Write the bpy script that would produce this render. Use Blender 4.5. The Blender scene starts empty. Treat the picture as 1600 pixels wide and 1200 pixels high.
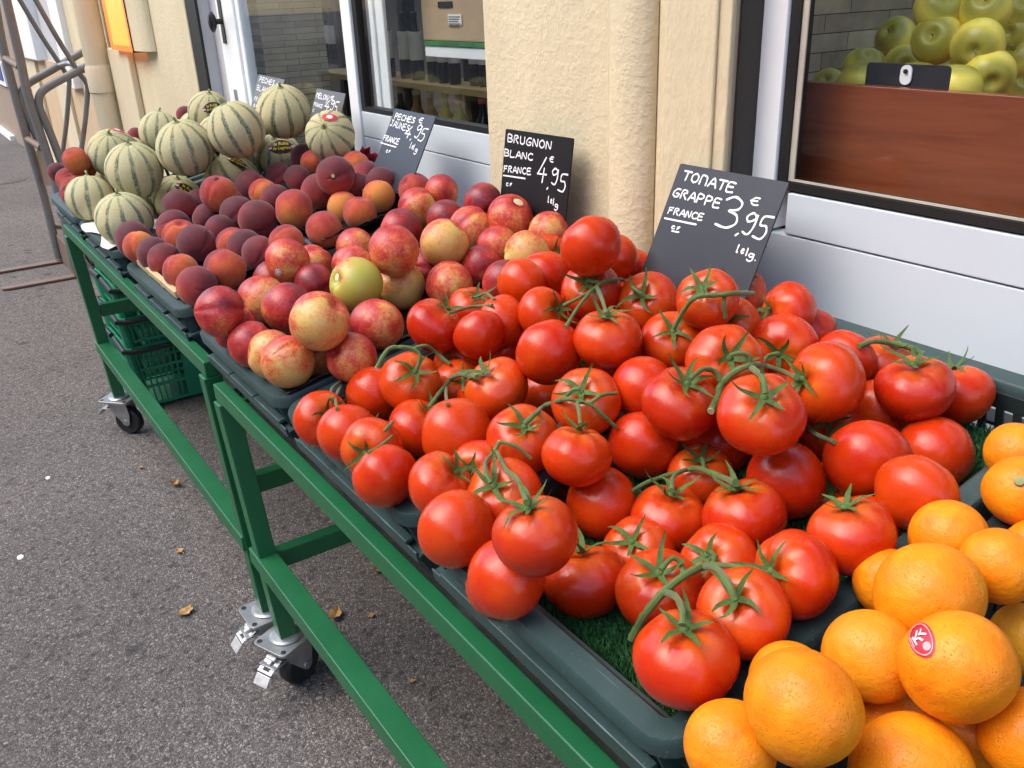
import bpy, bmesh, math, random
from mathutils import Vector, Matrix, Quaternion, noise
S = bpy.context.scene
C = S.collection
rnd = random.Random(7)

# ------------------------------------------------------------------ camera, sky, sun, exposure
FPX = 1386.47                                   # focal length in pixels of the 1600 x 1200 photograph
EYE = Vector((0, 0, 1.29))
CR = Vector((0.56650582, 0.82325187, -0.03643509))
CU = Vector((-0.31508884, 0.2572533, 0.91353148))
CF = Vector((-0.76143954, 0.50604061, -0.40513297))
cam = bpy.data.cameras.new('camera'); camo = bpy.data.objects.new('camera', cam); C.objects.link(camo)
cam.sensor_width = 36; cam.lens = 36 * FPX / 1600; cam.clip_start = .02; cam.clip_end = 400
camo.matrix_world = Matrix(((CR.x, CU.x, -CF.x, EYE.x), (CR.y, CU.y, -CF.y, EYE.y), (CR.z, CU.z, -CF.z, EYE.z), (0, 0, 0, 1)))
S.camera = camo
SUN_EL, SUN_ROT = math.radians(52), math.radians(203)
W = bpy.data.worlds.new('World'); S.world = W; W.use_nodes = True
wn = W.node_tree.nodes; wl = W.node_tree.links
sky = wn.new('ShaderNodeTexSky'); sky.sky_type = 'NISHITA'; sky.sun_disc = False
sky.sun_elevation = SUN_EL; sky.sun_rotation = SUN_ROT; sky.air_density = 1.0; sky.dust_density = 2.0; sky.ozone_density = 1.0
bg = wn['Background']; bg.inputs[1].default_value = .15
wl.new(sky.outputs[0], bg.inputs[0])
sl = bpy.data.lights.new('sun', 'SUN'); slo = bpy.data.objects.new('sun', sl); C.objects.link(slo)
sl.energy = 0.8; sl.angle = math.radians(60); sl.color = (1, .955, .90)
sdir = Vector((math.sin(SUN_ROT) * math.cos(SUN_EL), math.cos(SUN_ROT) * math.cos(SUN_EL), math.sin(SUN_EL)))
slo.rotation_euler = sdir.to_track_quat('Z', 'Y').to_euler(); slo.location = (0, -3, 8)
S.view_settings.view_transform = 'Standard'; S.view_settings.look = 'None'
S.view_settings.exposure = 1.68; S.view_settings.gamma = 1
S.render.engine = 'CYCLES'

def at(px, py, Y=None, X=None, Z=None, D=None):
    """the point of a photograph pixel on the plane Y / X / Z, or at depth D"""
    d = CR * ((px - 800) / FPX) - CU * ((py - 600) / FPX) + CF
    if Y is not None: t = Y / d.y
    elif X is not None: t = X / d.x
    elif Z is not None: t = (Z - EYE.z) / d.z
    else: t = D
    return EYE + d * t
def ray(px, py):
    return (CR * ((px - 800) / FPX) - CU * ((py - 600) / FPX) + CF)

# ------------------------------------------------------------------ helpers
class MB:
    def __init__(s): s.v = []; s.f = []; s.m = []
    def add(s, verts, faces, M=None, mi=0):
        b = len(s.v)
        for p in verts:
            p = Vector(p); s.v.append(M @ p if M else p)
        for f in faces: s.f.append([b + i for i in f]); s.m.append(mi)
        return s
    def box(s, a, b, M=None, mi=0):
        x0, y0, z0 = a; x1, y1, z1 = b
        return s.add([(x0, y0, z0), (x1, y0, z0), (x1, y1, z0), (x0, y1, z0), (x0, y0, z1), (x1, y0, z1), (x1, y1, z1), (x0, y1, z1)],
                     [(0, 3, 2, 1), (4, 5, 6, 7), (0, 1, 5, 4), (1, 2, 6, 5), (2, 3, 7, 6), (3, 0, 4, 7)], M, mi)
    def tube(s, pts, rad, n=8, mi=0, cap=True, flat=1.0):
        pts = [Vector(p) for p in pts]
        if not hasattr(rad, '__len__'): rad = [rad] * len(pts)
        b = len(s.v); up = None
        for i, p in enumerate(pts):
            t = (pts[min(i + 1, len(pts) - 1)] - pts[max(i - 1, 0)]).normalized()
            if up is None:
                up = Vector((0, 0, 1)) if abs(t.z) < .9 else Vector((1, 0, 0))
            a = (up - t * up.dot(t)).normalized(); c = t.cross(a); up = a
            for k in range(n):
                w = 2 * math.pi * k / n
                s.v.append(p + a * (math.cos(w) * rad[i]) + c * (math.sin(w) * rad[i] * flat))
        for i in range(len(pts) - 1):
            for k in range(n):
                k2 = (k + 1) % n
                s.f.append([b + i * n + k, b + i * n + k2, b + (i + 1) * n + k2, b + (i + 1) * n + k]); s.m.append(mi)
        if cap:
            s.f.append([b + k for k in range(n)][::-1]); s.m.append(mi)
            e = b + (len(pts) - 1) * n; s.f.append([e + k for k in range(n)]); s.m.append(mi)
        return s
    def bar(s, p, q, w, h, up=(0, 0, 1), mi=0):
        """a square bar from p to q"""
        p = Vector(p); q = Vector(q); t = (q - p).normalized(); up = Vector(up)
        if abs(t.dot(up)) > .95: up = Vector((0, 1, 0))
        b = (up - t * up.dot(t)).normalized(); a = t.cross(b)
        v = []
        for c in (p, q):
            for i, j in ((-1, -1), (1, -1), (1, 1), (-1, 1)): v.append(c + a * (i * w / 2) + b * (j * h / 2))
        return s.add(v, [(3, 2, 1, 0), (4, 5, 6, 7), (0, 1, 5, 4), (1, 2, 6, 5), (2, 3, 7, 6), (3, 0, 4, 7)], None, mi)
    def lathe(s, prof, n=24, M=None, mi=0):
        v = []; f = []
        for r, z in prof:
            for k in range(n):
                w = 2 * math.pi * k / n; v.append((r * math.cos(w), r * math.sin(w), z))
        for i in range(len(prof) - 1):
            for k in range(n):
                k2 = (k + 1) % n; f.append((i * n + k, i * n + k2, (i + 1) * n + k2, (i + 1) * n + k))
        f.append(tuple(range(n))[::-1]); f.append(tuple((len(prof) - 1) * n + k for k in range(n)))
        return s.add(v, f, M, mi)
    def prism(s, poly, z0, z1, M=None, mi=0):
        n = len(poly)
        v = [(x, y, z0) for x, y in poly] + [(x, y, z1) for x, y in poly]
        f = [tuple(range(n))[::-1], tuple(range(n, 2 * n))] + [(i, (i + 1) % n, n + (i + 1) % n, n + i) for i in range(n)]
        return s.add(v, f, M, mi)
    def build(s, name, mats, parent=None, smooth=False, bevel=0, local=True, loc=None):
        me = bpy.data.meshes.new(name)
        v = s.v
        if parent is not None and not local:
            inv = parent.matrix_basis.inverted(); v = [inv @ p for p in v]
        off = Vector(loc) if loc is not None else None
        me.from_pydata([tuple(p - off) if off else tuple(p) for p in v], [], s.f)
        if not isinstance(mats, (list, tuple)): mats = [mats]
        for m in mats: me.materials.append(m)
        if len(mats) > 1: me.polygons.foreach_set('material_index', s.m)
        bm = bmesh.new(); bm.from_mesh(me); bmesh.ops.recalc_face_normals(bm, faces=bm.faces[:]); bm.to_mesh(me); bm.free()
        o = bpy.data.objects.new(name, me); C.objects.link(o)
        if parent: o.parent = parent
        if off: o.location = off
        if smooth:
            me.polygons.foreach_set('use_smooth', [True] * len(me.polygons))
            if smooth == 'auto': me.set_sharp_from_angle(angle=math.radians(38))
        if bevel:
            b = o.modifiers.new('bevel', 'BEVEL'); b.width = bevel; b.segments = 2; b.limit_method = 'ANGLE'; b.angle_limit = math.radians(40)
        return o
def tag(o, label=None, cat=None, group=None, kind=None):
    if label: o['label'] = label
    if cat: o['category'] = cat
    if group: o['group'] = group
    if kind: o['kind'] = kind
    return o
def thing(name, loc, label, cat, group=None, rot=None):
    o = bpy.data.objects.new(name, None); C.objects.link(o); o.location = loc; o.empty_display_size = .05
    if rot: o.rotation_euler = rot
    bpy.context.evaluated_depsgraph_get() if False else None
    o.matrix_basis = Matrix.LocRotScale(Vector(loc), o.rotation_euler, None)
    return tag(o, label, cat, group)
def rounded(x0, y0, x1, y1, r, n=5):
    out = []
    for cx, cy, a in ((x1 - r, y1 - r, 0), (x0 + r, y1 - r, 90), (x0 + r, y0 + r, 180), (x1 - r, y0 + r, 270)):
        for k in range(n + 1):
            w = math.radians(a + 90 * k / n); out.append((cx + r * math.cos(w), cy + r * math.sin(w)))
    return out

# ------------------------------------------------------------------ materials
class NT:
    def __init__(s, name):
        s.m = bpy.data.materials.new(name); s.m.use_nodes = True; s.t = s.m.node_tree
        s.b = s.t.nodes['Principled BSDF']; s.out = s.t.nodes['Material Output']
    def n(s, typ, **kw):
        nd = s.t.nodes.new('ShaderNode' + typ)
        for k, v in kw.items():
            if hasattr(nd, k) and k not in ('Scale',): setattr(nd, k, v)
        return nd
    def l(s, a, b): s.t.links.new(a, b)
    def set(s, sock, v):
        if hasattr(v, 'links') or isinstance(v, bpy.types.NodeSocket): s.l(v, sock)
        else: sock.default_value = v
    def coord(s, kind='Object', rand=False, scale=None):
        c = s.n('TexCoord').outputs[kind]
        if rand:
            oi = s.n('ObjectInfo').outputs['Random']
            c = s.vmath('ADD', c, s.vmath('MULTIPLY', s.comb(oi, oi, oi), (37, 61, 83)))
        if scale: c = s.vmath('MULTIPLY', c, scale)
        return c
    def comb(s, x, y, z):
        nd = s.n('CombineXYZ')
        for i, v in enumerate((x, y, z)): s.set(nd.inputs[i], v)
        return nd.outputs[0]
    def sep(s, v):
        nd = s.n('SeparateXYZ'); s.set(nd.inputs[0], v); return nd.outputs
    def vmath(s, op, a, b=None):
        nd = s.n('VectorMath', operation=op); s.set(nd.inputs[0], a)
        if b is not None: s.set(nd.inputs[1], b)
        return nd.outputs['Value'] if op in ('DOT_PRODUCT', 'LENGTH', 'DISTANCE') else nd.outputs[0]
    def math(s, op, a, b=None, c=None, clamp=False):
        nd = s.n('Math', operation=op); nd.use_clamp = clamp
        for i, v in enumerate((a, b, c)):
            if v is not None: s.set(nd.inputs[i], v)
        return nd.outputs[0]
    def noise(s, v, scale, detail=3, rough=.55, dist=0):
        nd = s.n('TexNoise'); s.set(nd.inputs['Vector'], v); nd.inputs['Scale'].default_value = scale
        nd.inputs['Detail'].default_value = detail; nd.inputs['Roughness'].default_value = rough; nd.inputs['Distortion'].default_value = dist
        return nd.outputs[0]
    def voro(s, v, scale, feature='F1', out='Distance', rnd=1):
        nd = s.n('TexVoronoi', feature=feature); s.set(nd.inputs['Vector'], v); nd.inputs['Scale'].default_value = scale
        nd.inputs['Randomness'].default_value = rnd
        return nd.outputs[out]
    def ramp(s, f, stops, interp='LINEAR'):
        nd = s.n('ValToRGB'); s.set(nd.inputs[0], f); cr = nd.color_ramp; cr.interpolation = interp
        while len(cr.elements) < len(stops): cr.elements.new(.5)
        for e, (p, c) in zip(cr.elements, stops):
            e.position = p; e.color = (c, c, c, 1) if not hasattr(c, '__len__') else (*c, 1)
        return nd.outputs[0]
    def mix(s, f, a, b, mode='MIX'):
        nd = s.n('Mix', data_type='RGBA', blend_type=mode); s.set(nd.inputs[0], f)
        for i, v in ((6, a), (7, b)):
            if isinstance(v, tuple) and len(v) == 3: v = (*v, 1)
            s.set(nd.inputs[i], v)
        return nd.outputs[2]
    def attr(s, name):
        nd = s.n('Attribute', attribute_type='OBJECT'); nd.attribute_name = name; return nd.outputs['Fac']
    def bump(s, h, strength=.3, dist=.01, normal=None):
        nd = s.n('Bump'); s.set(nd.inputs['Height'], h); nd.inputs['Strength'].default_value = strength; nd.inputs['Distance'].default_value = dist
        if normal is not None: s.l(normal, nd.inputs['Normal'])
        return nd.outputs[0]
    def fin(s, color=None, rough=None, normal=None, metal=None, spec=None, **kw):
        if color is not None: s.set(s.b.inputs['Base Color'], (*color, 1) if isinstance(color, tuple) and len(color) == 3 else color)
        if rough is not None: s.set(s.b.inputs['Roughness'], rough)
        if normal is not None: s.l(normal, s.b.inputs['Normal'])
        if metal is not None: s.set(s.b.inputs['Metallic'], metal)
        if spec is not None: s.set(s.b.inputs['Specular IOR Level'], spec)
        for k, v in kw.items(): s.set(s.b.inputs[k.replace('_', ' ')], v)
        return s.m
def plain(name, col, rough=.5, metal=0, var=.12, scale=14, bump=0, spec=.5, bscale=None, **kw):
    """a plain coat with slight uneven tone and grime"""
    t = NT(name); c = t.coord('Object'); nz = t.noise(c, scale, 5, .6)
    f = t.ramp(nz, [(.3, 1 - var), (.7, 1 + var)])
    col2 = t.mix(1.0, col, f, 'MULTIPLY')
    r2 = t.math('ADD', rough - .08, t.math('MULTIPLY', nz, .16))
    nrm = t.bump(t.noise(c, bscale or scale * 12, 4, .6), bump, .004) if bump else None
    return t.fin(col2, r2, nrm, metal, spec, **kw)

M = {}
def mk_materials():
    # tomato skin
    t = NT('tomato skin'); c = t.coord('Object', True); oi = t.n('ObjectInfo').outputs['Random']
    base = t.mix(t.ramp(t.noise(c, 1.1, 2), [(.35, 0), (.7, 1)]), (.52, .021, .002), (.61, .050, .003))
    base = t.mix(t.ramp(oi, [(0, 0), (.6, 0), (1, .75)]), base, (.40, .012, .003))
    base = t.mix(t.ramp(oi, [(0, .65), (.3, 0)]), base, (.62, .064, .005))
    z = t.sep(t.coord('Object'))[2]
    base = t.mix(t.math('MULTIPLY', t.ramp(z, [(.45, 0), (.82, .55)]), t.ramp(t.noise(c, 2.2, 3), [(.35, .1), (.65, 1)])), base, (.62, .17, .016))
    scar = t.ramp(t.noise(t.vmath('MULTIPLY', c, (1, 1, 2.5)), 4.5, 6, .75), [(.735, 0), (.765, .5)]); base = t.mix(scar, base, (.50, .24, .10))
    sp = t.ramp(t.voro(c, 11), [(.035, 1), (.06, 0)])
    sp2 = t.math('MULTIPLY', sp, t.ramp(t.noise(c, 1.7, 2), [(.5, 0), (.62, .55)]))
    base = t.mix(sp2, base, (.75, .3, .14))
    M['tomato'] = t.fin(base, t.math('ADD', .17, t.math('MULTIPLY', t.noise(c, 5, 4), .18)), t.bump(t.noise(c, 4, 2), .03, .02), 0, .42, Subsurface_Weight=.05, Subsurface_Radius=(.02, .004, .002), Subsurface_Scale=1.0)
    # green vine
    t = NT('tomato vine green'); c = t.coord('Object')
    base = t.mix(t.noise(c, 60, 3), (.052, .10, .020), (.13, .20, .050))
    M['vine'] = t.fin(base, .6, t.bump(t.noise(c, 400, 3), .35, .002), 0, .3, Sheen_Weight=.15)
    t = NT('calyx green'); c = t.coord('Object', True)
    base = t.mix(t.noise(c, 5, 3), (.045, .095, .016), (.12, .19, .045))
    M['calyx'] = t.fin(base, .6, t.bump(t.noise(c, 30, 3), .3, .02), 0, .3)
    M['vine_cut'] = plain('cut stalk end', (.42, .40, .22), .8)
    # nectarine
    t = NT('nectarine skin'); co = t.coord('Object'); c = t.coord('Object', True); e = t.attr('blush')
    x = t.sep(co)[0]
    f = t.math('ADD', t.math('MULTIPLY', x, .42), t.math('MULTIPLY', t.math('SUBTRACT', t.noise(c, 1.4, 4, .6), .5), 2.0))
    f = t.math('ADD', f, t.math('MULTIPLY', t.math('SUBTRACT', t.noise(c, 38, 2), .5), 1.4))
    f = t.math('ADD', f, t.math('MULTIPLY', t.math('SUBTRACT', t.noise(c, 9, 3), .5), .75))
    f = t.math('ADD', f, t.math('SUBTRACT', t.math('MULTIPLY', e, 1.0), .36))
    f = t.math('ADD', t.math('MULTIPLY', f, .5), .5)
    base = t.ramp(f, [(.10, (.17, .012, .018)), (.34, (.44, .026, .026)), (.50, (.56, .062, .032)), (.62, (.62, .23, .065)), (.82, (.64, .42, .12))])
    gr = t.math('MULTIPLY', t.attr('green'), t.ramp(f, [(.5, 0), (.75, 1)]))
    base = t.mix(gr, base, (.42, .40, .06))
    dots = t.math('MULTIPLY', t.ramp(t.voro(c, 14), [(.09, 1), (.15, 0)]), .45)
    base = t.mix(dots, base, (.74, .42, .2))
    sc = t.ramp(t.noise(t.vmath('MULTIPLY', c, (1, 1, .3)), 3.2, 6, .7), [(.70, 0), (.75, .55)])
    base = t.mix(sc, base, (.16, .07, .03))
    M['nectarine'] = t.fin(base, t.math('ADD', .30, t.math('MULTIPLY', t.noise(c, 4, 3), .2)), t.bump(t.noise(c, 16, 4), .08, .02), 0, .5)
    # peach
    t = NT('peach skin'); co = t.coord('Object'); c = t.coord('Object', True); e = t.attr('blush')
    x = t.sep(co)[0]
    f = t.math('ADD', t.math('MULTIPLY', x, .5), t.math('MULTIPLY', t.math('SUBTRACT', t.noise(c, 1.3, 5, .6), .5), 1.25))
    f = t.math('ADD', f, t.math('MULTIPLY', t.math('SUBTRACT', t.noise(c, 20, 3), .5), .35))
    f = t.math('ADD', f, t.math('SUBTRACT', t.math('MULTIPLY', e, 1.0), .18))
    f = t.math('ADD', t.math('MULTIPLY', f, .5), .5)
    base = t.ramp(f, [(.16, (.10, .024, .030)), (.38, (.21, .030, .034)), (.54, (.36, .040, .032)), (.72, (.52, .10, .032)), (.92, (.60, .22, .045))])
    M['peach'] = t.fin(base, .75, t.bump(t.noise(c, 45, 3), .12, .02), 0, .25, Sheen_Weight=.22, Sheen_Roughness=.5, Sheen_Tint=(.85, .72, .70, 1))
    # orange
    t = NT('orange peel'); co = t.coord('Object'); c = t.coord('Object', True); oi = t.n('ObjectInfo').outputs['Random']
    base = t.mix(t.ramp(t.noise(c, 1.4, 3), [(.3, 0), (.7, 1)]), (.80, .185, .002), (.86, .270, .004))
    base = t.mix(t.ramp(t.noise(c, .9, 3), [(.5, 0), (.75, .6)]), base, (.80, .36, .010))
    base = t.mix(t.attr('green'), base, (.55, .36, .025))
    pore = t.voro(t.vmath('ADD', c, t.vmath('MULTIPLY', t.comb(t.noise(c, 9), t.noise(c, 11), t.noise(c, 13)), (.06, .06, .06))), 21, 'SMOOTH_F1')
    base = t.mix(t.ramp(pore, [(.05, .5), (.22, 0)]), base, (.55, .14, .008))
    bl = t.ramp(t.noise(c, 7, 6, .75), [(.72, 0), (.78, .5)]); base = t.mix(bl, base, (.25, .12, .03))
    hgt = t.math('ADD', t.ramp(pore, [(.0, 0), (.3, 1)]), t.math('MULTIPLY', t.noise(c, 3, 2), .30))
    M['orange'] = t.fin(base, t.math('ADD', .36, t.math('MULTIPLY', t.noise(c, 4), .12)), t.bump(hgt, .28, .02), 0, .36)
    # melon
    t = NT('melon rind'); co = t.coord('Object'); c = t.coord('Object', True)
    xyz = t.sep(co); ang = t.math('ARCTAN2', xyz[1], xyz[0])
    ang = t.math('ADD', ang, t.math('MULTIPLY', t.math('SUBTRACT', t.noise(c, 2.5, 4), .5), .16))
    cs = t.math('COSINE', t.math('MULTIPLY', ang, 10))
    wob = t.math('ADD', cs, t.math('MULTIPLY', t.math('SUBTRACT', t.noise(c, 10, 5, .7), .5), .75))
    st = t.ramp(wob, [(.50, 0), (.86, 1)])
    st = t.math('MULTIPLY', st, t.ramp(t.math('ABSOLUTE', xyz[2]), [(.6, 1), (.98, .55)]))
    st = t.math('MULTIPLY', st, t.ramp(t.noise(c, 2.2, 3), [(.28, .15), (.5, 1)]))
    ground = t.mix(t.ramp(t.noise(c, 1.2, 3), [(.35, 0), (.7, 1)]), (.55, .52, .29), (.66, .53, .26))
    ground = t.mix(t.ramp(xyz[2], [(.4, 0), (1, .4)]), ground, (.36, .40, .16))
    dv = t.vmath('ADD', c, t.vmath('MULTIPLY', t.comb(t.noise(c, 5, 4), t.noise(c, 6, 4), t.noise(c, 7, 4)), (.35, .35, .35)))
    net = t.voro(t.vmath('MULTIPLY', dv, (1, 1, .6)), 15, 'DISTANCE_TO_EDGE')
    nl = t.math('ADD', t.ramp(net, [(.02, 1), (.10, 0)]), t.math('MULTIPLY', t.math('SUBTRACT', t.noise(c, 42, 4, .7), .5), .9), clamp=True)
    base = t.mix(t.math('MULTIPLY', st, .95), ground, (.055, .108, .062))
    base = t.mix(t.math('MULTIPLY', nl, .65), base, (.78, .68, .43))
    M['melon'] = t.fin(base, .7, t.bump(nl, .4, .04), 0, .3)
    M['melon_stem'] = plain('melon stalk', (.28, .30, .13), .75, scale=80, bump=.3)
    # apple
    t = NT('yellow apple skin'); co = t.coord('Object'); c = t.coord('Object', True)
    base = t.mix(t.ramp(t.noise(c, 1.3, 3), [(.3, 0), (.7, 1)]), (.88, .76, .10), (.92, .72, .12))
    base = t.mix(t.math('MULTIPLY', t.ramp(t.voro(c, 16), [(.06, 1), (.1, 0)]), .35), base, (.3, .24, .05))
    base = t.mix(t.ramp(t.sep(co)[2], [(.45, 0), (.72, .7)]), base, (.25, .24, .03))
    M['apple'] = t.fin(base, .35, None, 0, .5)
    # asphalt
    t = NT('asphalt'); c = t.coord('Object')
    big = t.noise(c, .9, 5, .6); ve = t.n('TexVoronoi'); t.l(c, ve.inputs['Vector']); ve.inputs['Scale'].default_value = 310
    cell = t.sep(ve.outputs['Color'])[0]
    ve2 = t.n('TexVoronoi'); t.l(c, ve2.inputs['Vector']); ve2.inputs['Scale'].default_value = 95
    cell2 = t.sep(ve2.outputs['Color'])[1]
    base = t.ramp(cell, [(0, (.060, .051, .045)), (.5, (.112, .097, .087)), (.85, (.165, .145, .130)), (1, (.30, .275, .25))])
    base = t.mix(t.math('MULTIPLY', t.ramp(cell2, [(.9, 0), (.96, .75)]), t.ramp(ve2.outputs['Distance'], [(.25, 1), (.4, 0)])), base, (.33, .30, .28))
    base = t.mix(t.ramp(cell2, [(.05, .6), (.12, 0)]), base, (.03, .028, .027))
    base = t.mix(1.0, base, t.ramp(big, [(.3, .82), (.7, 1.16)]), 'MULTIPLY')
    spot = t.math('MULTIPLY', t.ramp(t.voro(t.vmath('ADD', c, t.vmath('MULTIPLY', t.comb(t.noise(c, 30), t.noise(c, 33), 0), (.04, .04, 0))), 4.4), [(.085, 1), (.115, 0)]), .66)
    base = t.mix(spot, base, (.035, .032, .032))
    st2 = t.ramp(t.noise(c, 2.6, 6, .65), [(.58, 0), (.75, .35)]); base = t.mix(st2, base, (.05, .046, .045))
    M['asphalt'] = t.fin(base, t.ramp(cell, [(0, .75), (1, .95)]), t.bump(t.math('ADD', t.math('MULTIPLY', ve.outputs['Distance'], -1.0), t.math('MULTIPLY', t.noise(c, 40, 4), .8)), .55, .004), 0, .35)
    # painted roughcast
    def stucco(nm, col, vert=False, specks=True):
        t = NT(nm); c = t.coord('Object')
        cc = t.vmath('MULTIPLY', c, (1, 1, .35)) if vert else c
        n1 = t.noise(cc, 85, 4, .6); n2 = t.noise(cc, 240, 3, .6); big = t.noise(c, 1.6, 5, .6)
        b = t.mix(1.0, col, t.ramp(big, [(.3, .93), (.7, 1.04)]), 'MULTIPLY')
        b = t.mix(1.0, b, t.ramp(t.noise(t.vmath('MULTIPLY', c, (1, 1, .12)), 6, 5, .65), [(.35, .93), (.65, 1.03)]), 'MULTIPLY')
        if specks:
            msk = t.ramp(t.noise(c, 1.1, 3), [(.42, 0), (.6, 1)])
            sp = t.math('MULTIPLY', t.ramp(t.noise(c, 150, 2), [(.64, 0), (.70, .7)]), msk)
            b = t.mix(sp, b, (.30, .20, .10))
        if vert:
            ch = t.ramp(t.noise(c, 7, 6, .75), [(.70, 0), (.735, .75)]); b = t.mix(ch, b, (.20, .135, .075))
        h = t.math('ADD', t.ramp(n1, [(.42, 0), (.66, 1)]), t.math('MULTIPLY', n2, .35))
        return t.fin(b, .62, t.bump(h, .22, .005), 0, .4)
    M['cream'] = stucco('cream painted render', (.74, .635, .41))
    M['cream_drip'] = stucco('cream render with runs', (.71, .605, .385), True, False)
    M['cream2'] = stucco('pale cream paint', (.76, .65, .44), False, False)
    M['tan'] = stucco('tan render', (.66, .48, .29), False, False)
    M['brownwall'] = stucco('brown grey render', (.36, .27, .20), False, True)
    # whites etc
    M['white'] = plain('white lacquered aluminium', (.65, .71, .735), .30, var=.03, scale=3)
    M['white_frame'] = plain('white frame paint', (.92, .94, .93), .35, var=.04, scale=6)
    M['lilac'] = plain('grey lilac blind', (.56, .55, .56), .7, var=.03)
    M['gasket'] = plain('black rubber gasket', (.012, .011, .010), .55)
    M['darkbrown'] = plain('dark painted reveal', (.030, .024, .019), .5, bump=.3)
    M['beige_edge'] = plain('beige sealant', (.52, .47, .38), .6)
    M['black_iron'] = plain('black iron', (.012, .012, .013), .35)
    M['crate'] = crate_mat()
    M['crate_dark'] = plain('dark crate tone', (.022, .030, .031), .5)
    M['green_paint'] = paint_mat()
    M['zinc'] = plain('zinc plated steel', (.46, .46, .45), .42, .85, .22, 30)
    M['zinc_bright'] = plain('bright zinc', (.50, .50, .49), .5, .5, .2, 60)
    M['rubber'] = plain('black rubber', (.014, .014, .015), .55)
    M['hub'] = plain('grey hub', (.22, .22, .22), .5)
    M['rust'] = rust_mat()
    M['tube_steel'] = rust_mat('worn galvanised tube', .35)
    M['liner'] = plain('black plastic film', (.010, .010, .011), .22)
    M['turf'] = plain('artificial turf', (.055, .20, .060), .6, var=.35, scale=40)
    M['turf_base'] = plain('turf backing', (.008, .026, .010), .9)
    M['slat_wood'] = wood_mat('pale poplar', (.62, .45, .23), (.50, .33, .15))
    M['board'] = wood_mat('red brown veneer', (.26, .072, .028), (.19, .048, .020), .25)
    M['shelf_wood'] = wood_mat('shelf pine', (.80, .52, .20), (.66, .40, .14))
    M['rack'] = wood_mat('dark stained wood', (.05, .026, .018), (.035, .018, .012))
    M['slate'] = plain('chalkboard slate', (.012, .011, .012), .45, var=.25, scale=5, spec=.25)
    M['slate2'] = plain('dusty chalkboard slate', (.030, .032, .039), .36, var=.2, scale=4, spec=.4)
    M['slate_glare'] = plain('brown grey chalkboard with glare', (.095, .080, .072), .36, var=.2, scale=4)  # pale glare on the two small boards is mixed into this colour
    M['chalk'] = plain('white paint marker', (.86, .86, .86), .6, var=.02)
    M['paper'] = plain('white paper', (.80, .79, .76), .8, var=.04, scale=8, bump=.2, bscale=20)
    M['redpaper'] = plain('red tissue', (.52, .02, .05), .7)
    M['sticker'] = plain('cream sticker', (.74, .55, .34), .4, var=.04)
    M['sticker_white'] = plain('white sticker print', (.82, .80, .76), .4, var=.03)
    M['sticker_dark'] = plain('dark sticker', (.035, .008, .010), .35)
    M['sticker_red'] = plain('red sticker', (.48, .02, .035), .35, var=.1)
    M['sticker_pink'] = plain('pink sticker print', (.75, .36, .36), .4)
    M['sticker_gold'] = plain('gold sticker', (.6, .42, .16), .3, .3)
    M['ink_yellow'] = plain('yellow print', (.75, .58, .04), .5)
    M['ink_blue'] = plain('blue print', (.03, .06, .28), .5)
    M['ink_red'] = plain('red print', (.6, .03, .03), .5)
    M['basket'] = plain('green basket plastic', (.018, .23, .115), .42, var=.12)
    M['blue_plastic'] = plain('blue plastic', (.05, .13, .28), .45)
    M['bottle_dark'] = plain('dark bottle glass', (.010, .012, .010), .08)
    M['bottle_yellow'] = plain('yellow lemonade', (.92, .74, .05), .10)
    M['bottle_green'] = plain('pale lemonade', (.80, .82, .20), .10)
    M['bottle_amber'] = plain('amber cider', (.50, .24, .04), .10)
    M['label_white'] = plain('bottle label', (.95, .86, .70), .6, var=.08)
    M['cardboard'] = plain('brown cardboard', (.48, .34, .21), .8, var=.06, bump=.1)
    M['leaf'] = plain('dry leaf', (.42, .24, .08), .7, var=.35, scale=60)
    M['stone'] = stone_mat(); M['stone2'] = stone_mat(.22, .037)
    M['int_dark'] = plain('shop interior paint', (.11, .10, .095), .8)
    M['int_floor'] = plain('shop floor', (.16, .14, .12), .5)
    M['int_white'] = plain('white bounce wall', (.82, .81, .78), .8)
    M['glass'] = glass_mat()
    M['lit_orange'] = lit_mat(); M['lit_edge'] = lit_edge()
    M['dirt_grey'] = plain('grey shelf sheet', (.085, .082, .076), .75, var=.25, scale=20, bump=.3)
    M['facade'] = plain('street facade', (.30, .26, .22), .85, var=.08, scale=2)
    M['facade_dark'] = plain('street window', (.05, .055, .06), .2)
    M['car_white'] = plain('white car paint', (.75, .76, .77), .15, var=.01)
    M['poster_white'] = plain('poster white', (.85, .86, .86), .6, var=.02)

def crate_mat():
    t = NT('green grey crate plastic'); c = t.coord('Object')
    b = t.mix(t.ramp(t.noise(c, 9, 5, .65), [(.35, 0), (.7, 1)]), (.022, .050, .047), (.038, .070, .067))
    d = t.ramp(t.noise(c, 130, 4, .7), [(.58, 0), (.76, .30)]); b = t.mix(d, b, (.11, .14, .14))
    sp = t.ramp(t.voro(c, 220), [(.10, .6), (.15, 0)]); sp = t.math('MULTIPLY', sp, t.ramp(t.noise(c, 14), [(.5, 0), (.6, 1)]))
    b = t.mix(sp, b, (.40, .40, .37))
    scr = t.ramp(t.noise(t.vmath('MULTIPLY', c, (4, 60, 60)), 3, 4), [(.66, 0), (.72, .3)]); b = t.mix(scr, b, (.20, .25, .25))
    return t.fin(b, t.math('ADD', .34, t.math('MULTIPLY', t.noise(c, 20), .22)), t.bump(t.noise(c, 160, 3), .12, .003), 0, .5)
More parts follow.
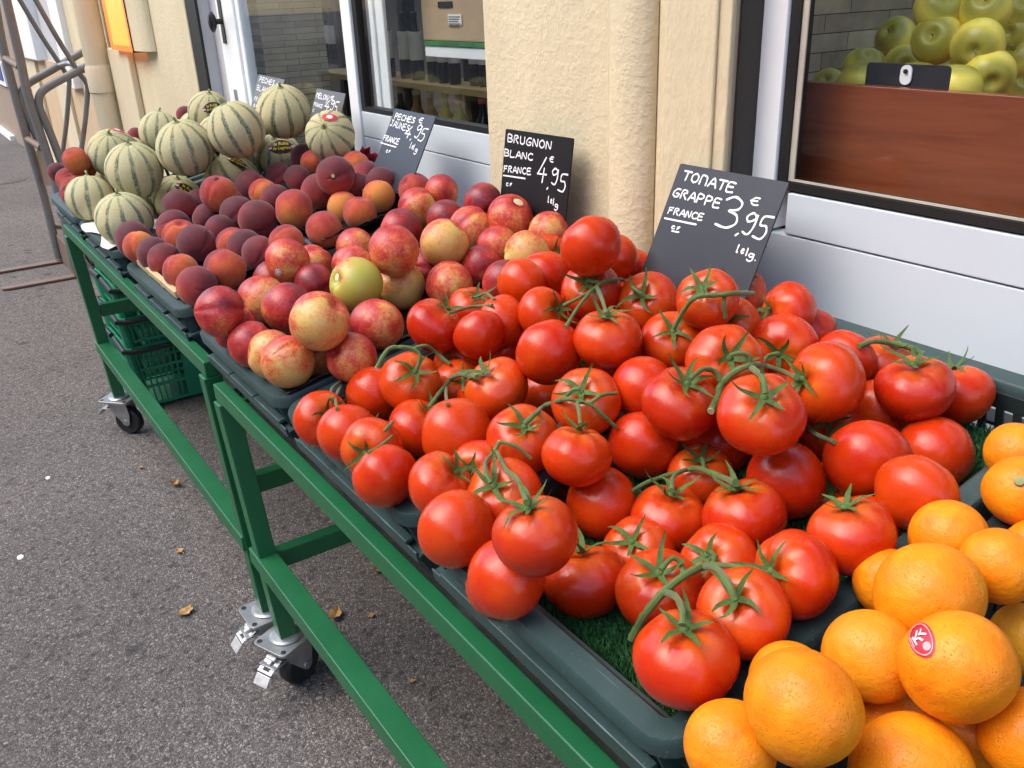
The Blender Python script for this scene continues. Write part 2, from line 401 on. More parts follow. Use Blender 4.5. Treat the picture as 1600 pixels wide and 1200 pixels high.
def paint_mat():
    t = NT('green enamel'); c = t.coord('Object')
    b = t.mix(t.ramp(t.noise(c, 6, 5, .6), [(.3, 0), (.7, 1)]), (.008, .098, .034), (.014, .130, .046))
    w = t.ramp(t.noise(t.vmath('MULTIPLY', c, (1, 1, 1)), 24, 6, .7), [(.62, 0), (.70, .65)])
    b = t.mix(w, b, (.055, .070, .045))
    r = t.ramp(t.noise(c, 11, 7, .75), [(.70, 0), (.74, .8)]); b = t.mix(r, b, (.11, .055, .025))
    return t.fin(b, t.math('ADD', .30, t.math('MULTIPLY', t.noise(c, 30, 4), .2)), t.bump(t.noise(c, 70, 4), .12, .003), 0, .5)
def rust_mat(nm='rusty steel', amt=.8):
    t = NT(nm); c = t.coord('Object')
    n = t.noise(c, 9, 6, .7); b = t.mix(t.noise(c, 50, 4), (.13, .075, .045), (.23, .145, .10))
    f = t.ramp(n, [(.55, 0), (.74, .85)]) if amt < .6 else .93
    b = t.mix(f, (.21, .205, .195), b)
    return t.fin(b, .55, t.bump(t.noise(c, 120, 4), .25, .003), .35 if amt < .6 else .1, .4)
def wood_mat(nm, a, b2, rough=.5):
    t = NT(nm); c = t.vmath('MULTIPLY', t.coord('Object'), (1.3, 14, 14))
    n = t.noise(c, 3, 6, .65, 1.2); b = t.mix(t.ramp(n, [(.35, 0), (.65, 1)]), a, b2)
    return t.fin(b, rough, t.bump(n, .06, .003), 0, .5)
def stone_mat(bw=.13, rh=.021):
    t = NT('split stone tiles'); c0 = t.coord('Object'); s = t.sep(c0); c = t.comb(s[1], s[2], s[0])
    br = t.n('TexBrick'); t.l(c, br.inputs['Vector']); br.inputs['Scale'].default_value = 1; br.offset = .37
    br.inputs['Brick Width'].default_value = bw; br.inputs['Row Height'].default_value = rh; br.inputs['Mortar Size'].default_value = .0010
    br.inputs['Color1'].default_value = (.42, .325, .19, 1); br.inputs['Color2'].default_value = (.62, .49, .29, 1); br.inputs['Mortar'].default_value = (.05, .045, .035, 1)
    b = t.mix(1.0, br.outputs['Color'], t.ramp(t.noise(c, 9, 6, .65), [(.3, .7), (.7, 1.25)]), 'MULTIPLY')
    h = t.math('ADD', t.noise(c, 30, 5), t.math('MULTIPLY', br.outputs['Fac'], -1.5))
    return t.fin(b, .75, t.bump(h, .4, .006), 0, .3)
def glass_mat():
    t = NT('window glass'); m = t.m
    tr = t.n('BsdfTransparent'); tr.inputs[0].default_value = (.98, .99, .985, 1); gl = t.n('BsdfGlossy'); gl.inputs['Roughness'].default_value = .015
    lw = t.n('LayerWeight'); p = t.math('POWER', lw.outputs['Facing'], 4.0)
    f = t.math('ADD', .022, t.math('MULTIPLY', p, .55), clamp=True)
    mx = t.n('MixShader'); t.l(f, mx.inputs[0]); t.l(tr.outputs[0], mx.inputs[1]); t.l(gl.outputs[0], mx.inputs[2]); t.l(mx.outputs[0], t.out.inputs[0])
    return m
def lit_mat():
    t = NT('backlit orange acrylic')
    return t.fin((.6, .2, .02), .3, None, 0, .5, Emission_Color=(1.0, .36, .05, 1), Emission_Strength=.42)
def lit_edge():
    t = NT('backlit red orange acrylic edge')
    return t.fin((.8, .1, .01), .3, None, 0, .5, Emission_Color=(1.0, .10, .008, 1), Emission_Strength=.7)
mk_materials()

# ------------------------------------------------------------------ where each fruit lies: kind, centre, radius, stalk axis, tone, key, label
FRUIT=[
('T', (-0.9092, 0.7415, 0.9699), 0.0394, None, None, (924, 386), 'red tomato topping the heap, standing against the cream pillar'),
('T', (-1.073, 0.783, 0.8802), 0.0393, None, None, (852, 434), 'red tomato, first from left in sixth row of its heap'),
('T', (-1.0502, 0.7212, 0.8892), 0.0345, None, None, (814, 443), 'red tomato, first from left in fifth row of its heap'),
('T', (-1.0626, 0.5773, 0.8518), 0.0398, (0.36, 0.47, 0.8), None, (680, 510), 'red tomato with calyx star, first from left in third row of its heap'),
('T', (-1.0977, 0.6624, 0.8475), 0.0345, (0.46, 0.11, 0.88), None, (738, 485), 'small red tomato with calyx star, first from left in fourth row of its heap'),
('T', (-1.012, 0.6625, 0.8536), 0.0349, None, None, (787, 502), 'red tomato, second from left in fourth row of its heap'),
('T', (-0.9918, 0.6087, 0.851), 0.0345, None, None, (750, 524), 'small red tomato, fourth from left in third row of its heap'),
('T', (-0.9596, 0.6933, 0.8724), 0.0345, (0.87, 0.27, 0.4), None, (847, 490), 'red tomato with calyx star, second from left in fifth row of its heap'),
('T', (-0.8417, 0.6187, 0.8681), 0.0397, None, None, (859, 552), 'red tomato, fifth from left in fourth row of its heap'),
('T', (-1.0328, 0.677, 0.7935), 0.0345, None, None, (790, 552), 'red tomato, third from left in fourth row of its heap'),
('T', (-1.0588, 0.6091, 0.7835), 0.0345, (0.59, -0.68, 0.43), None, (716, 571), 'red tomato with calyx star, third from left in third row of its heap'),
('T', (-0.8817, 0.5628, 0.8202), 0.0399, (-0.04, -0.52, 0.85), None, (777, 608), 'red tomato with calyx star, fifth from left in third row of its heap'),
('T', (-1.0104, 0.578, 0.7757), 0.0345, (0.85, -0.17, 0.5), None, (715, 603), 'red tomato with calyx star, second from left in third row of its heap'),
('T', (-0.9988, 0.4976, 0.8064), 0.0395, (0.66, -0.07, 0.75), None, (641, 599), 'red tomato with calyx star, third from left in second row of its heap'),
('T', (-1.0596, 0.4712, 0.774), 0.0378, None, None, (586, 618), 'red tomato, second from left in second row of its heap'),
('T', (-1.1667, 0.4742, 0.7391), 0.0345, None, None, (543, 614), 'small red tomato, first from left in second row of its heap'),
('T', (-1.0171, 0.3725, 0.7836), 0.0345, (0.89, 0.05, 0.45), None, (502, 655), 'small red tomato at the far left corner of the tomato crate'),
('T', (-0.9284, 0.3708, 0.798), 0.0345, None, None, (543, 678), 'red tomato, second from left in front row of its heap'),
('T', (-0.9386, 0.4746, 0.7682), 0.0389, (0.41, 0.34, 0.85), None, (655, 670), 'red tomato with calyx star, fourth from left in second row of its heap'),
('T', (-0.8078, 0.4585, 0.8175), 0.0398, None, None, (716, 679), 'red tomato, fifth from left in second row of its heap'),
('T', (-0.8761, 0.3789, 0.7976), 0.0345, (0.71, -0.65, 0.27), None, (582, 700), 'red tomato with calyx star, third from left in front row of its heap'),
('T', (-0.8059, 0.3608, 0.7963), 0.0345, None, None, (603, 745), 'red tomato, fourth from left in front row of its heap'),
('T', (-0.7311, 0.3887, 0.8086), 0.0345, (0.58, 0.42, 0.7), None, (688, 760), 'red tomato with calyx star, fifth from left in front row of its heap'),
('T', (-0.6582, 0.3647, 0.8012), 0.0361, None, None, (714, 828), 'large red tomato, sixth from left in front row of its heap'),
('T', (-0.6738, 0.4333, 0.8059), 0.0378, (0.28, -0.57, 0.77), None, (789, 777), 'large red tomato with calyx star, eighth from left in front row of its heap'),
('T', (-0.5334, 0.3728, 0.8562), 0.0349, (-0.1, -0.19, 0.98), None, (837, 838), 'large red tomato with calyx star, tenth from left in front row of its heap'),
('T', (-0.566, 0.3614, 0.7992), 0.0352, None, None, (791, 902), 'large red tomato, ninth from left in front row of its heap'),
('T', (-0.561, 0.4494, 0.7584), 0.0384, (-0.18, 0.0, 0.98), None, (914, 908), 'large red tomato with calyx star, eleventh from left in front row of its heap'),
('T', (-0.7329, 0.4979, 0.8277), 0.0375, (0.52, -0.24, 0.82), None, (816, 688), 'red tomato with calyx star, sixth from left in second row of its heap'),
('T', (-0.6534, 0.5128, 0.8363), 0.0347, (-0.11, 0.22, 0.97), None, (901, 713), 'red tomato with calyx star, seventh from left in second row of its heap'),
('T', (-0.6453, 0.5388, 0.7735), 0.0373, None, None, (938, 785), 'red tomato, eighth from left in second row of its heap'),
('T', (-0.6709, 0.6229, 0.8049), 0.0374, None, None, (1004, 697), 'red tomato, eighth from left in third row of its heap'),
('T', (-0.7352, 0.5918, 0.846), 0.038, (0.38, -0.55, 0.75), None, (916, 629), 'red tomato with calyx star, seventh from left in third row of its heap'),
('T', (-0.7111, 0.6568, 0.8548), 0.0347, None, None, (1003, 606), 'red tomato, seventh from left in fourth row of its heap'),
('T', (-0.6282, 0.6375, 0.87), 0.0397, (0.41, -0.14, 0.9), None, (1063, 631), 'large red tomato with calyx star, eighth from left in fourth row of its heap'),
('T', (-0.5197, 0.6397, 0.8966), 0.0396, (0.38, -0.39, 0.84), None, (1189, 649), 'large red tomato on top centre under the green cut stalk'),
('T', (-0.535, 0.7617, 0.8925), 0.0397, (-0.25, -0.92, 0.29), None, (1292, 598), 'large red tomato with calyx star, seventh from left in sixth row of its heap'),
('T', (-0.6344, 0.7095, 0.8975), 0.0397, (0.69, -0.5, 0.53), None, (1131, 567), 'large red tomato with calyx star, eighth from left in fifth row of its heap'),
('T', (-0.6603, 0.8454, 0.8728), 0.0395, (0.45, -0.88, 0.13), None, (1225, 544), 'red tomato with calyx star, sixth from left in sixth row of its heap'),
('T', (-0.7589, 0.7504, 0.8747), 0.0368, (0.5, -0.43, 0.75), None, (1050, 535), 'red tomato with calyx star, sixth from left in fifth row of its heap'),
('T', (-0.7892, 0.6692, 0.8894), 0.0392, (0.09, -0.19, 0.98), None, (949, 531), 'red tomato with calyx star, sixth from left in fourth row of its heap'),
('T', (-0.9308, 0.7591, 0.8966), 0.0397, (0.47, -0.58, 0.66), None, (924, 457), 'red tomato with calyx star, fourth from left in fifth row of its heap'),
('T', (-0.8645, 0.8065, 0.888), 0.0398, (0.39, -0.73, 0.56), None, (1013, 473), 'red tomato with calyx star, third from left in sixth row of its heap'),
('T', (-0.7261, 0.776, 0.9346), 0.0356, (0.26, -0.65, 0.71), None, (1106, 468), 'red tomato with calyx star, fourth from left in sixth row of its heap'),
('T', (-0.73, 0.8239, 0.8869), 0.0354, (0.39, -0.73, 0.55), None, (1141, 510), 'red tomato with calyx star, fifth from left in sixth row of its heap'),
('T', (-0.8065, 0.9242, 0.8901), 0.0345, (0.38, -0.54, 0.75), None, (1155, 459), 'small red tomato with calyx star, fifth from left in back row of its heap'),
('T', (-0.6987, 0.8978, 0.8992), 0.0345, (-0.37, -0.91, 0.19), None, (1233, 486), 'red tomato with calyx star, sixth from left in back row of its heap'),
('T', (-0.6929, 0.9357, 0.8581), 0.0345, None, None, (1264, 524), 'small red tomato, seventh from left in back row of its heap'),
('T', (-0.5977, 0.8809, 0.8679), 0.0345, None, None, (1320, 562), 'red tomato, eighth from left in back row of its heap'),
('T', (-0.6158, 0.9437, 0.8342), 0.0345, (-0.52, 0.05, 0.85), None, (1345, 575), 'small red tomato with calyx star, ninth from left in back row of its heap'),
('T', (-0.5789, 0.9325, 0.8552), 0.0345, (0.36, -0.07, 0.93), None, (1380, 568), 'small red tomato with calyx star, tenth from left in back row of its heap'),
('T', (-0.4794, 0.8387, 0.8824), 0.0375, (-0.04, -0.24, 0.97), None, (1430, 608), 'large red tomato with calyx star, tenth from left in sixth row of its heap'),
('T', (-0.471, 0.9144, 0.8574), 0.0345, (-0.41, 0.03, 0.91), None, (1498, 616), 'red tomato with calyx star, eleventh from left in back row of its heap'),
('T', (-0.5272, 0.8508, 0.8308), 0.0374, None, None, (1370, 647), 'red tomato, ninth from left in sixth row of its heap'),
('T', (-0.4389, 0.8267, 0.8271), 0.0359, None, None, (1462, 706), 'large red tomato, eleventh from left in sixth row of its heap'),
('T', (-0.4527, 0.7271, 0.843), 0.0394, None, None, (1356, 722), 'large red tomato, tenth from left in fifth row of its heap'),
('T', (-0.3787, 0.6909, 0.8542), 0.0345, None, None, (1430, 772), 'large red tomato, eleventh from left in fifth row of its heap'),
('T', (-0.3815, 0.6047, 0.8419), 0.0345, (-0.25, -0.17, 0.95), None, (1331, 838), 'large red tomato with calyx star, twelfth from left in third row of its heap'),
('T', (-0.509, 0.6728, 0.8145), 0.0379, None, None, (1226, 752), 'large red tomato, eleventh from left in fourth row of its heap'),
('T', (-0.5707, 0.5698, 0.7777), 0.0376, (0.1, -0.02, 0.99), None, (1045, 811), 'large red tomato with calyx star, ninth from left in third row of its heap'),
('T', (-0.499, 0.6024, 0.8027), 0.0383, (-0.26, -0.17, 0.95), None, (1163, 809), 'large red tomato with calyx star, tenth from left in third row of its heap'),
('T', (-0.3852, 0.5371, 0.829), 0.0345, (-0.22, -0.9, 0.39), None, (1244, 898), 'large red tomato with calyx star, eleventh from left in third row of its heap'),
('T', (-0.4872, 0.4788, 0.7764), 0.0374, (0.23, -0.28, 0.93), None, (1031, 925), 'large red tomato with calyx star, tenth from left in second row of its heap'),
('T', (-0.384, 0.4724, 0.8199), 0.0348, (0.1, -0.53, 0.84), None, (1162, 959), 'large red tomato with calyx star, twelfth from left in second row of its heap'),
('T', (-0.3807, 0.4043, 0.8111), 0.0374, (0.03, -0.11, 0.99), None, (1071, 1030), 'largest red tomato at the front right corner under the thick cut vine stalk'),
('T', (-0.6071, 0.6534, 0.7823), 0.0345, (0.26, -0.29, 0.92), None, (1095, 745), 'red tomato with calyx star, ninth from left in fourth row of its heap'),
('T', (-0.6293, 0.6995, 0.8027), 0.0374, None, None, (1119, 690), 'red tomato, seventh from left in fifth row of its heap'),
('T', (-0.4751, 0.544, 0.7872), 0.0345, (0.09, -0.73, 0.68), None, (1125, 880), 'large red tomato with calyx star, eleventh from left in second row of its heap'),
('T', (-0.5634, 0.5235, 0.7604), 0.0345, (0.22, -0.59, 0.77), None, (1000, 862), 'red tomato with calyx star, ninth from left in second row of its heap'),
('T', (-0.9368, 0.9244, 0.8708), 0.0345, (0.1, -0.75, 0.65), None, (1052, 446), 'small red tomato with calyx star, fourth from left in back row of its heap'),
('T', (-1.0287, 0.9205, 0.873), 0.0345, None, None, (986, 424), 'small red tomato, third from left in back row of its heap'),
('T', (-1.0106, 0.8672, 0.9082), 0.0353, None, None, (958, 404), 'red tomato, second from left in back row of its heap'),
('T', (-1.1703, 0.8631, 0.8793), 0.0345, (0.9, -0.08, 0.42), None, (858, 400), 'small red tomato with calyx star, first from left in back row of its heap'),
('T', (-0.8926, 0.647, 0.7827), 0.0345, None, None, (852, 618), 'small red tomato, fourth from left in fourth row of its heap'),
('T', (-1.029, 0.7933, 0.8171), 0.0345, None, None, (888, 503), 'small red tomato, second from left in sixth row of its heap'),
('T', (-0.7454, 0.5526, 0.7529), 0.0345, None, None, (868, 748), 'red tomato, sixth from left in third row of its heap'),
('T', (-0.741, 0.445, 0.7999), 0.0345, (0.41, -0.7, 0.58), None, (750, 740), 'red tomato with calyx star, seventh from left in front row of its heap'),
('T', (-0.549, 0.8015, 0.8172), 0.0345, (0.26, -0.68, 0.69), None, (1300, 672), 'red tomato with calyx star, eighth from left in sixth row of its heap'),
('T', (-0.4889, 0.7281, 0.7857), 0.0345, (0.36, -0.59, 0.72), None, (1300, 775), 'red tomato with calyx star, ninth from left in fifth row of its heap'),
('T', (-0.8082, 0.7085, 0.8347), 0.0345, None, None, (970, 575), 'red tomato, fifth from left in fifth row of its heap'),
('O', (-0.2877, 0.5677, 0.8536), 0.0403, None, None, (1450, 908), 'half hidden pitted orange, second from left in third row of its heap'),
('O', (-0.3245, 0.6564, 0.8501), 0.0319, None, None, (1482, 824), 'half hidden pitted orange, first from left in back row of its heap'),
('O', (-0.2717, 0.6383, 0.8586), 0.0293, None, None, (1562, 884), 'pitted orange, third from left in third row of its heap'),
('O', (-0.2781, 0.7197, 0.834), 0.0285, None, None, (1623, 862), 'pitted orange, fourth from left in back row of its heap'),
('O', (-0.3145, 0.7474, 0.8664), 0.0307, (0.2, -0.7, 0.69), None, (1595, 768), 'pitted orange, third from left in back row of its heap'),
('O', (-0.3501, 0.805, 0.8706), 0.0285, None, None, (1588, 708), 'half hidden pitted orange, second from left in back row of its heap'),
('O', (-0.3369, 0.5961, 0.8231), 0.0285, None, None, (1388, 910), 'half hidden pitted orange, first from left in third row of its heap'),
('O', (-0.2909, 0.5067, 0.8238), 0.0343, None, None, (1360, 1024), 'pitted orange, fourth from left in front row of its heap'),
('O', (-0.23, 0.5121, 0.8537), 0.038, None, None, (1497, 1041), 'big orange with a red oval sticker facing the viewer'),
('O', (-0.2723, 0.4027, 0.8467), 0.0382, None, None, (1254, 1106), 'pitted orange, third from left in front row of its heap'),
('O', (-0.3164, 0.4483, 0.8099), 0.0305, None, None, (1234, 1068), 'pitted orange, second from left in front row of its heap'),
('O', (-0.3082, 0.3763, 0.7983), 0.0319, None, None, (1140, 1167), 'pitted orange, first from left in front row of its heap'),
('O', (-0.2277, 0.4714, 0.7817), 0.0416, None, None, (1423, 1209), 'pitted orange, fifth from left in front row of its heap'),
('O', (-0.2477, 0.6608, 0.7893), 0.0292, None, None, (1606, 1000), 'greenish orange, fourth from left in third row of its heap'),
('O', (-0.1847, 0.5419, 0.806), 0.0346, None, None, (1615, 1155), 'pitted orange, fourth from left in second row of its heap'),
('O', (-0.2736, 0.5187, 0.7632), 0.0303, None, None, (1390, 1130), 'pitted orange, first from left in second row of its heap'),
('O', (-0.2278, 0.5535, 0.7665), 0.029, None, None, (1520, 1150), 'pitted orange, third from left in second row of its heap'),
('N', (-1.3506, 0.3565, 0.8476), 0.037, None, 0, (345, 487), 'red nectarine, first from left in front row of its heap'),
('N', (-1.394, 0.385, 0.8029), 0.0348, None, 0, (366, 511), 'red nectarine, second from left in front row of its heap'),
('N', (-1.4805, 0.4666, 0.8103), 0.0402, None, 0.35, (411, 468), 'red and gold nectarine, first from left in second row of its heap'),
('N', (-1.3591, 0.4663, 0.827), 0.0403, None, 0, (449, 481), 'red nectarine, fourth from left in second row of its heap'),
('N', (-1.1274, 0.4301, 0.8763), 0.0399, None, 0.47, (499.5, 502), 'round yellow and red nectarine on top at the front of the heap'),
('N', (-1.3046, 0.3831, 0.7999), 0.0345, None, 0.1, (394, 538), 'red nectarine, third from left in front row of its heap'),
('N', (-1.2364, 0.3892, 0.8025), 0.035, None, 0.5, (424, 554), 'mostly yellow nectarine, fourth from left in front row of its heap'),
('N', (-1.1687, 0.3903, 0.8124), 0.0368, None, 0.5, (450, 565), 'mostly yellow nectarine, fifth from left in front row of its heap'),
('N', (-1.1691, 0.5356, 0.8347), 0.0374, None, 0.15, (589, 507), 'red and gold nectarine, seventh from left in second row of its heap'),
('N', (-1.1127, 0.4646, 0.8166), 0.0345, None, 0.2, (549, 559), 'red and gold nectarine, eighth from left in front row of its heap'),
('N', (-1.2617, 0.5501, 0.8733), 0.0402, None, 0.75, (557, 444), 'green and yellow nectarine with a pale oval sticker in mid heap'),
('N', (-1.2972, 0.6437, 0.843), 0.0396, None, 0.52, (625, 446), 'mostly yellow nectarine, sixth from left in third row of its heap'),
('N', (-1.2194, 0.6957, 0.8508), 0.0376, None, 0.2, (703, 446), 'red and gold nectarine, seventh from left in third row of its heap'),
('N', (-1.4701, 0.5601, 0.8238), 0.0345, None, 0, (491, 442), 'red nectarine, fifth from left in second row of its heap'),
('N', (-1.5736, 0.6031, 0.827), 0.0345, None, 0.3, (490, 413), 'red and gold nectarine, first from left in third row of its heap'),
('N', (-1.522, 0.5336, 0.8579), 0.0386, None, 0.2, (448, 399), 'red and gold nectarine, third from left in second row of its heap'),
('N', (-1.5751, 0.5213, 0.812), 0.0363, None, 0, (427, 428), 'red nectarine, second from left in second row of its heap'),
('N', (-1.5238, 0.67, 0.8573), 0.0346, None, 0.3, (555, 379), 'red and gold nectarine, third from left in third row of its heap'),
('N', (-1.2723, 0.6255, 0.9114), 0.039, None, 0.2, (615, 382), 'red and gold nectarine, fourth from left in third row of its heap'),
('N', (-1.5069, 0.7612, 0.8789), 0.04, None, 0, (627, 352), 'red nectarine, first from left in fourth row of its heap'),
('N', (-1.4642, 0.6385, 0.8406), 0.0381, None, 0.2, (554, 406), 'red and gold nectarine, second from left in third row of its heap'),
('N', (-1.3857, 0.6807, 0.8465), 0.0384, None, 0, (617, 406), 'red nectarine, fifth from left in third row of its heap'),
('N', (-1.292, 0.7315, 0.9009), 0.0395, None, 0.58, (694, 380), 'mostly yellow nectarine, third from left in fourth row of its heap'),
('N', (-1.3941, 0.8501, 0.8861), 0.0409, None, 0.4, (737, 358), 'red and gold nectarine, fourth from left in back row of its heap'),
('N', (-1.4943, 0.8539, 0.8858), 0.0359, None, 0, (697, 335), 'red nectarine, third from left in back row of its heap'),
('N', (-1.4482, 0.9125, 0.9181), 0.0365, None, 0, (755, 316), 'red nectarine, fifth from left in back row of its heap'),
('N', (-1.3409, 0.9015, 0.9086), 0.0402, None, 0.2, (797, 340), 'dark red nectarine with a round sticker below the BRUGNON BLANC card'),
('N', (-1.1519, 0.8031, 0.8986), 0.0352, None, 0.78, (822, 389), 'pale yellow nectarine beside the tomatoes'),
('N', (-1.2539, 0.9244, 0.8946), 0.0345, None, 0.4, (857, 362), 'red and gold nectarine, seventh from left in back row of its heap'),
('N', (-1.2545, 0.7801, 0.8591), 0.0345, None, 0.1, (752, 416), 'red nectarine, fourth from left in fourth row of its heap'),
('N', (-1.1288, 0.7457, 0.8663), 0.0345, None, 0, (790, 442), 'red nectarine, sixth from left in fourth row of its heap'),
('N', (-1.6166, 0.8592, 0.8889), 0.0396, None, 0.3, (653, 324), 'red and gold nectarine, first from left in back row of its heap'),
('N', (-1.312, 0.8534, 0.8702), 0.0345, None, 0.2, (778, 384), 'red and gold nectarine, fifth from left in fourth row of its heap'),
('N', (-1.3337, 0.7105, 0.8506), 0.0345, None, 0, (662, 420), 'red nectarine, second from left in fourth row of its heap'),
('N', (-1.2186, 0.4554, 0.7919), 0.0345, None, 0.2, (497, 553), 'red and gold nectarine, sixth from left in front row of its heap'),
('N', (-1.6261, 0.9229, 0.9096), 0.0345, None, 0.1, (690, 300), 'red nectarine, second from left in back row of its heap'),
('P', (-1.8451, 0.7832, 0.9324), 0.0391, None, 0, (524, 275), 'large dark peach on top with a black and gold sticker'),
('P', (-1.9436, 0.78, 0.8845), 0.0388, None, 0, (498, 299), 'dusky purple peach, third from left in fifth row of its heap'),
('P', (-1.8155, 0.6679, 0.8822), 0.0392, None, 0.3, (459, 327), 'fuzzy red peach, fourth from left in fourth row of its heap'),
('P', (-1.8602, 0.6024, 0.8631), 0.0392, None, 0.1, (403, 343), 'fuzzy red peach, sixth from left in third row of its heap'),
('P', (-1.9937, 0.6038, 0.8511), 0.0392, None, -0.2, (373, 335), 'dusky purple peach, fifth from left in third row of its heap'),
('P', (-2.1112, 0.6204, 0.8512), 0.0359, None, -0.1, (358, 320), 'dusky purple peach, fourth from left in third row of its heap'),
('P', (-2.0614, 0.5867, 0.8895), 0.0388, None, 0.3, (342, 303), 'fuzzy red peach, third from left in third row of its heap'),
('P', (-2.1957, 0.7061, 0.8697), 0.0384, None, 0, (392, 286), 'dusky purple peach, first from left in fourth row of its heap'),
('P', (-2.2125, 0.7905, 0.88), 0.0335, None, 0, (438, 276), 'dusky purple peach, first from left in fifth row of its heap'),
('P', (-2.1457, 0.8096, 0.8786), 0.0335, None, -0.2, (465, 281), 'dusky purple peach, second from left in fifth row of its heap'),
('P', (-2.2264, 0.8908, 0.8989), 0.0335, None, 0.2, (491, 255), 'fuzzy red peach, second from left in back row of its heap'),
('P', (-2.3188, 0.9011, 0.9014), 0.0335, None, -0.1, (475, 246), 'dusky purple peach, first from left in back row of its heap'),
('P', (-2.1588, 0.917, 0.9179), 0.0335, None, -0.1, (521, 240), 'dusky purple peach, third from left in back row of its heap'),
('P', (-2.0384, 0.9201, 0.913), 0.0335, None, 0.6, (555, 254), 'orange flushed peach, fourth from left in back row of its heap'),
('P', (-1.9481, 0.9042, 0.9015), 0.0335, None, 0.1, (572, 268), 'fuzzy red peach, fifth from left in back row of its heap'),
('P', (-1.8984, 0.8603, 0.8853), 0.0335, None, 0.1, (561, 295), 'fuzzy red peach, fifth from left in fifth row of its heap'),
('P', (-1.8121, 0.8766, 0.9083), 0.0335, None, -0.1, (596, 278), 'dusky purple peach, seventh from left in fifth row of its heap'),
('P', (-1.7622, 0.8433, 0.8912), 0.0335, None, 0.8, (592, 307), 'orange flushed peach, sixth from left in fifth row of its heap'),
('P', (-1.8408, 0.9255, 0.8946), 0.0335, None, 0, (618, 288), 'dusky purple peach, sixth from left in back row of its heap'),
('P', (-1.7143, 0.9068, 0.9037), 0.0341, None, 0.2, (648, 291), 'fuzzy red peach, seventh from left in back row of its heap'),
('P', (-1.7107, 0.7709, 0.8752), 0.0335, None, 0.2, (562, 333), 'fuzzy red peach, seventh from left in fourth row of its heap'),
('P', (-1.8071, 0.7764, 0.8691), 0.0335, None, 0.7, (536, 325), 'orange flushed peach, sixth from left in fourth row of its heap'),
('P', (-1.6797, 0.6762, 0.8616), 0.0356, None, 0.2, (507, 351), 'fuzzy red peach, fifth from left in fourth row of its heap'),
('P', (-2.1394, 0.7168, 0.8598), 0.0335, None, 0.6, (412, 302), 'orange flushed peach, second from left in fourth row of its heap'),
('P', (-2.0529, 0.7132, 0.8584), 0.0335, None, 0, (430, 312), 'dusky purple peach, third from left in fourth row of its heap'),
('P', (-1.6754, 0.5928, 0.8512), 0.0335, None, 0.3, (448, 370), 'fuzzy red peach, seventh from left in third row of its heap'),
('P', (-2.2253, 0.5352, 0.8413), 0.0377, None, -0.2, (281, 323), 'dusky purple peach, second from left in second row of its heap'),
('P', (-2.0764, 0.4781, 0.8261), 0.0376, None, -0.1, (272, 350), 'dusky purple peach, first from left in second row of its heap'),
('P', (-1.9945, 0.4691, 0.8232), 0.0364, None, 0.4, (282, 370), 'fuzzy red peach, fifth from left in front row of its heap'),
('P', (-1.8938, 0.4749, 0.8264), 0.0384, None, -0.1, (307, 381), 'dusky purple peach, third from left in second row of its heap'),
('P', (-2.1003, 0.3936, 0.8087), 0.0384, None, -0.2, (210, 367), 'dusky purple peach, first from left in front row of its heap'),
('P', (-2.0402, 0.3897, 0.8055), 0.0335, None, 0.7, (218, 386), 'orange flushed peach, second from left in front row of its heap'),
('P', (-1.9559, 0.3999, 0.8054), 0.0335, None, -0.1, (241, 397), 'dusky purple peach, third from left in front row of its heap'),
('P', (-1.9057, 0.4084, 0.8005), 0.0335, None, 0, (258, 407), 'dusky purple peach, fourth from left in front row of its heap'),
('P', (-1.7802, 0.4074, 0.8055), 0.0335, None, 0.4, (283, 424), 'fuzzy red peach, sixth from left in front row of its heap'),
('P', (-1.6437, 0.3993, 0.8094), 0.0357, None, 0.1, (308, 441), 'fuzzy red peach, seventh from left in front row of its heap'),
('P', (-1.6748, 0.4647, 0.8229), 0.0369, None, 0.2, (352, 412), 'fuzzy red peach, eighth from left in front row of its heap'),
('P', (-1.9757, 0.553, 0.8266), 0.0335, None, -0.2, (345, 360), 'dusky purple peach, fourth from left in second row of its heap'),
('P', (-2.1155, 0.5674, 0.827), 0.0335, None, 0, (325, 341), 'dusky purple peach, second from left in third row of its heap'),
('P', (-1.8291, 0.5331, 0.8269), 0.0335, None, 0.3, (365, 376), 'fuzzy red peach, fifth from left in second row of its heap'),
('P', (-1.7812, 0.5418, 0.8314), 0.0335, None, -0.1, (383, 385), 'dusky purple peach, sixth from left in second row of its heap'),
('P', (-1.7092, 0.5468, 0.8306), 0.0335, None, 0.1, (406, 396), 'fuzzy red peach, seventh from left in second row of its heap'),
('P', (-2.2596, 0.5921, 0.8347), 0.0335, None, -0.1, (312, 318), 'dusky purple peach, first from left in third row of its heap'),
('M', (-2.5766, 0.396, 0.8278), 0.0605, (-0.14, 0.09, 0.99), None, (141, 310), 'beige netted melon at the left end beside the peaches'),
('M', (-2.2625, 0.411, 0.824), 0.0646, (0.14, -0.08, 0.99), None, (194, 343), 'melon on white paper at the front rim, stalk up'),
('M', (-2.4221, 0.4892, 0.9107), 0.0683, (0.16, -0.07, 0.98), None, (210, 265), 'yellowish melon with curled stalk at the front left of the pile'),
('M', (-2.7953, 0.5184, 0.9039), 0.0683, (0.46, -0.12, 0.88), None, (178, 240), 'striped netted melon, second from left in front row of its heap'),
('M', (-3.2715, 0.7681, 0.8914), 0.0686, (-0.06, 0.17, 0.98), None, (250, 206), 'striped netted melon, first from left in second row of its heap'),
('M', (-2.3183, 0.5962, 0.9632), 0.0681, (0.17, -0.19, 0.97), None, (289, 231), 'striped netted melon, second from left in second row of its heap'),
('M', (-3.0854, 0.8944, 0.9591), 0.0676, (0.37, 0.02, 0.93), None, (328, 175), 'striped netted melon, first from left in back row of its heap'),
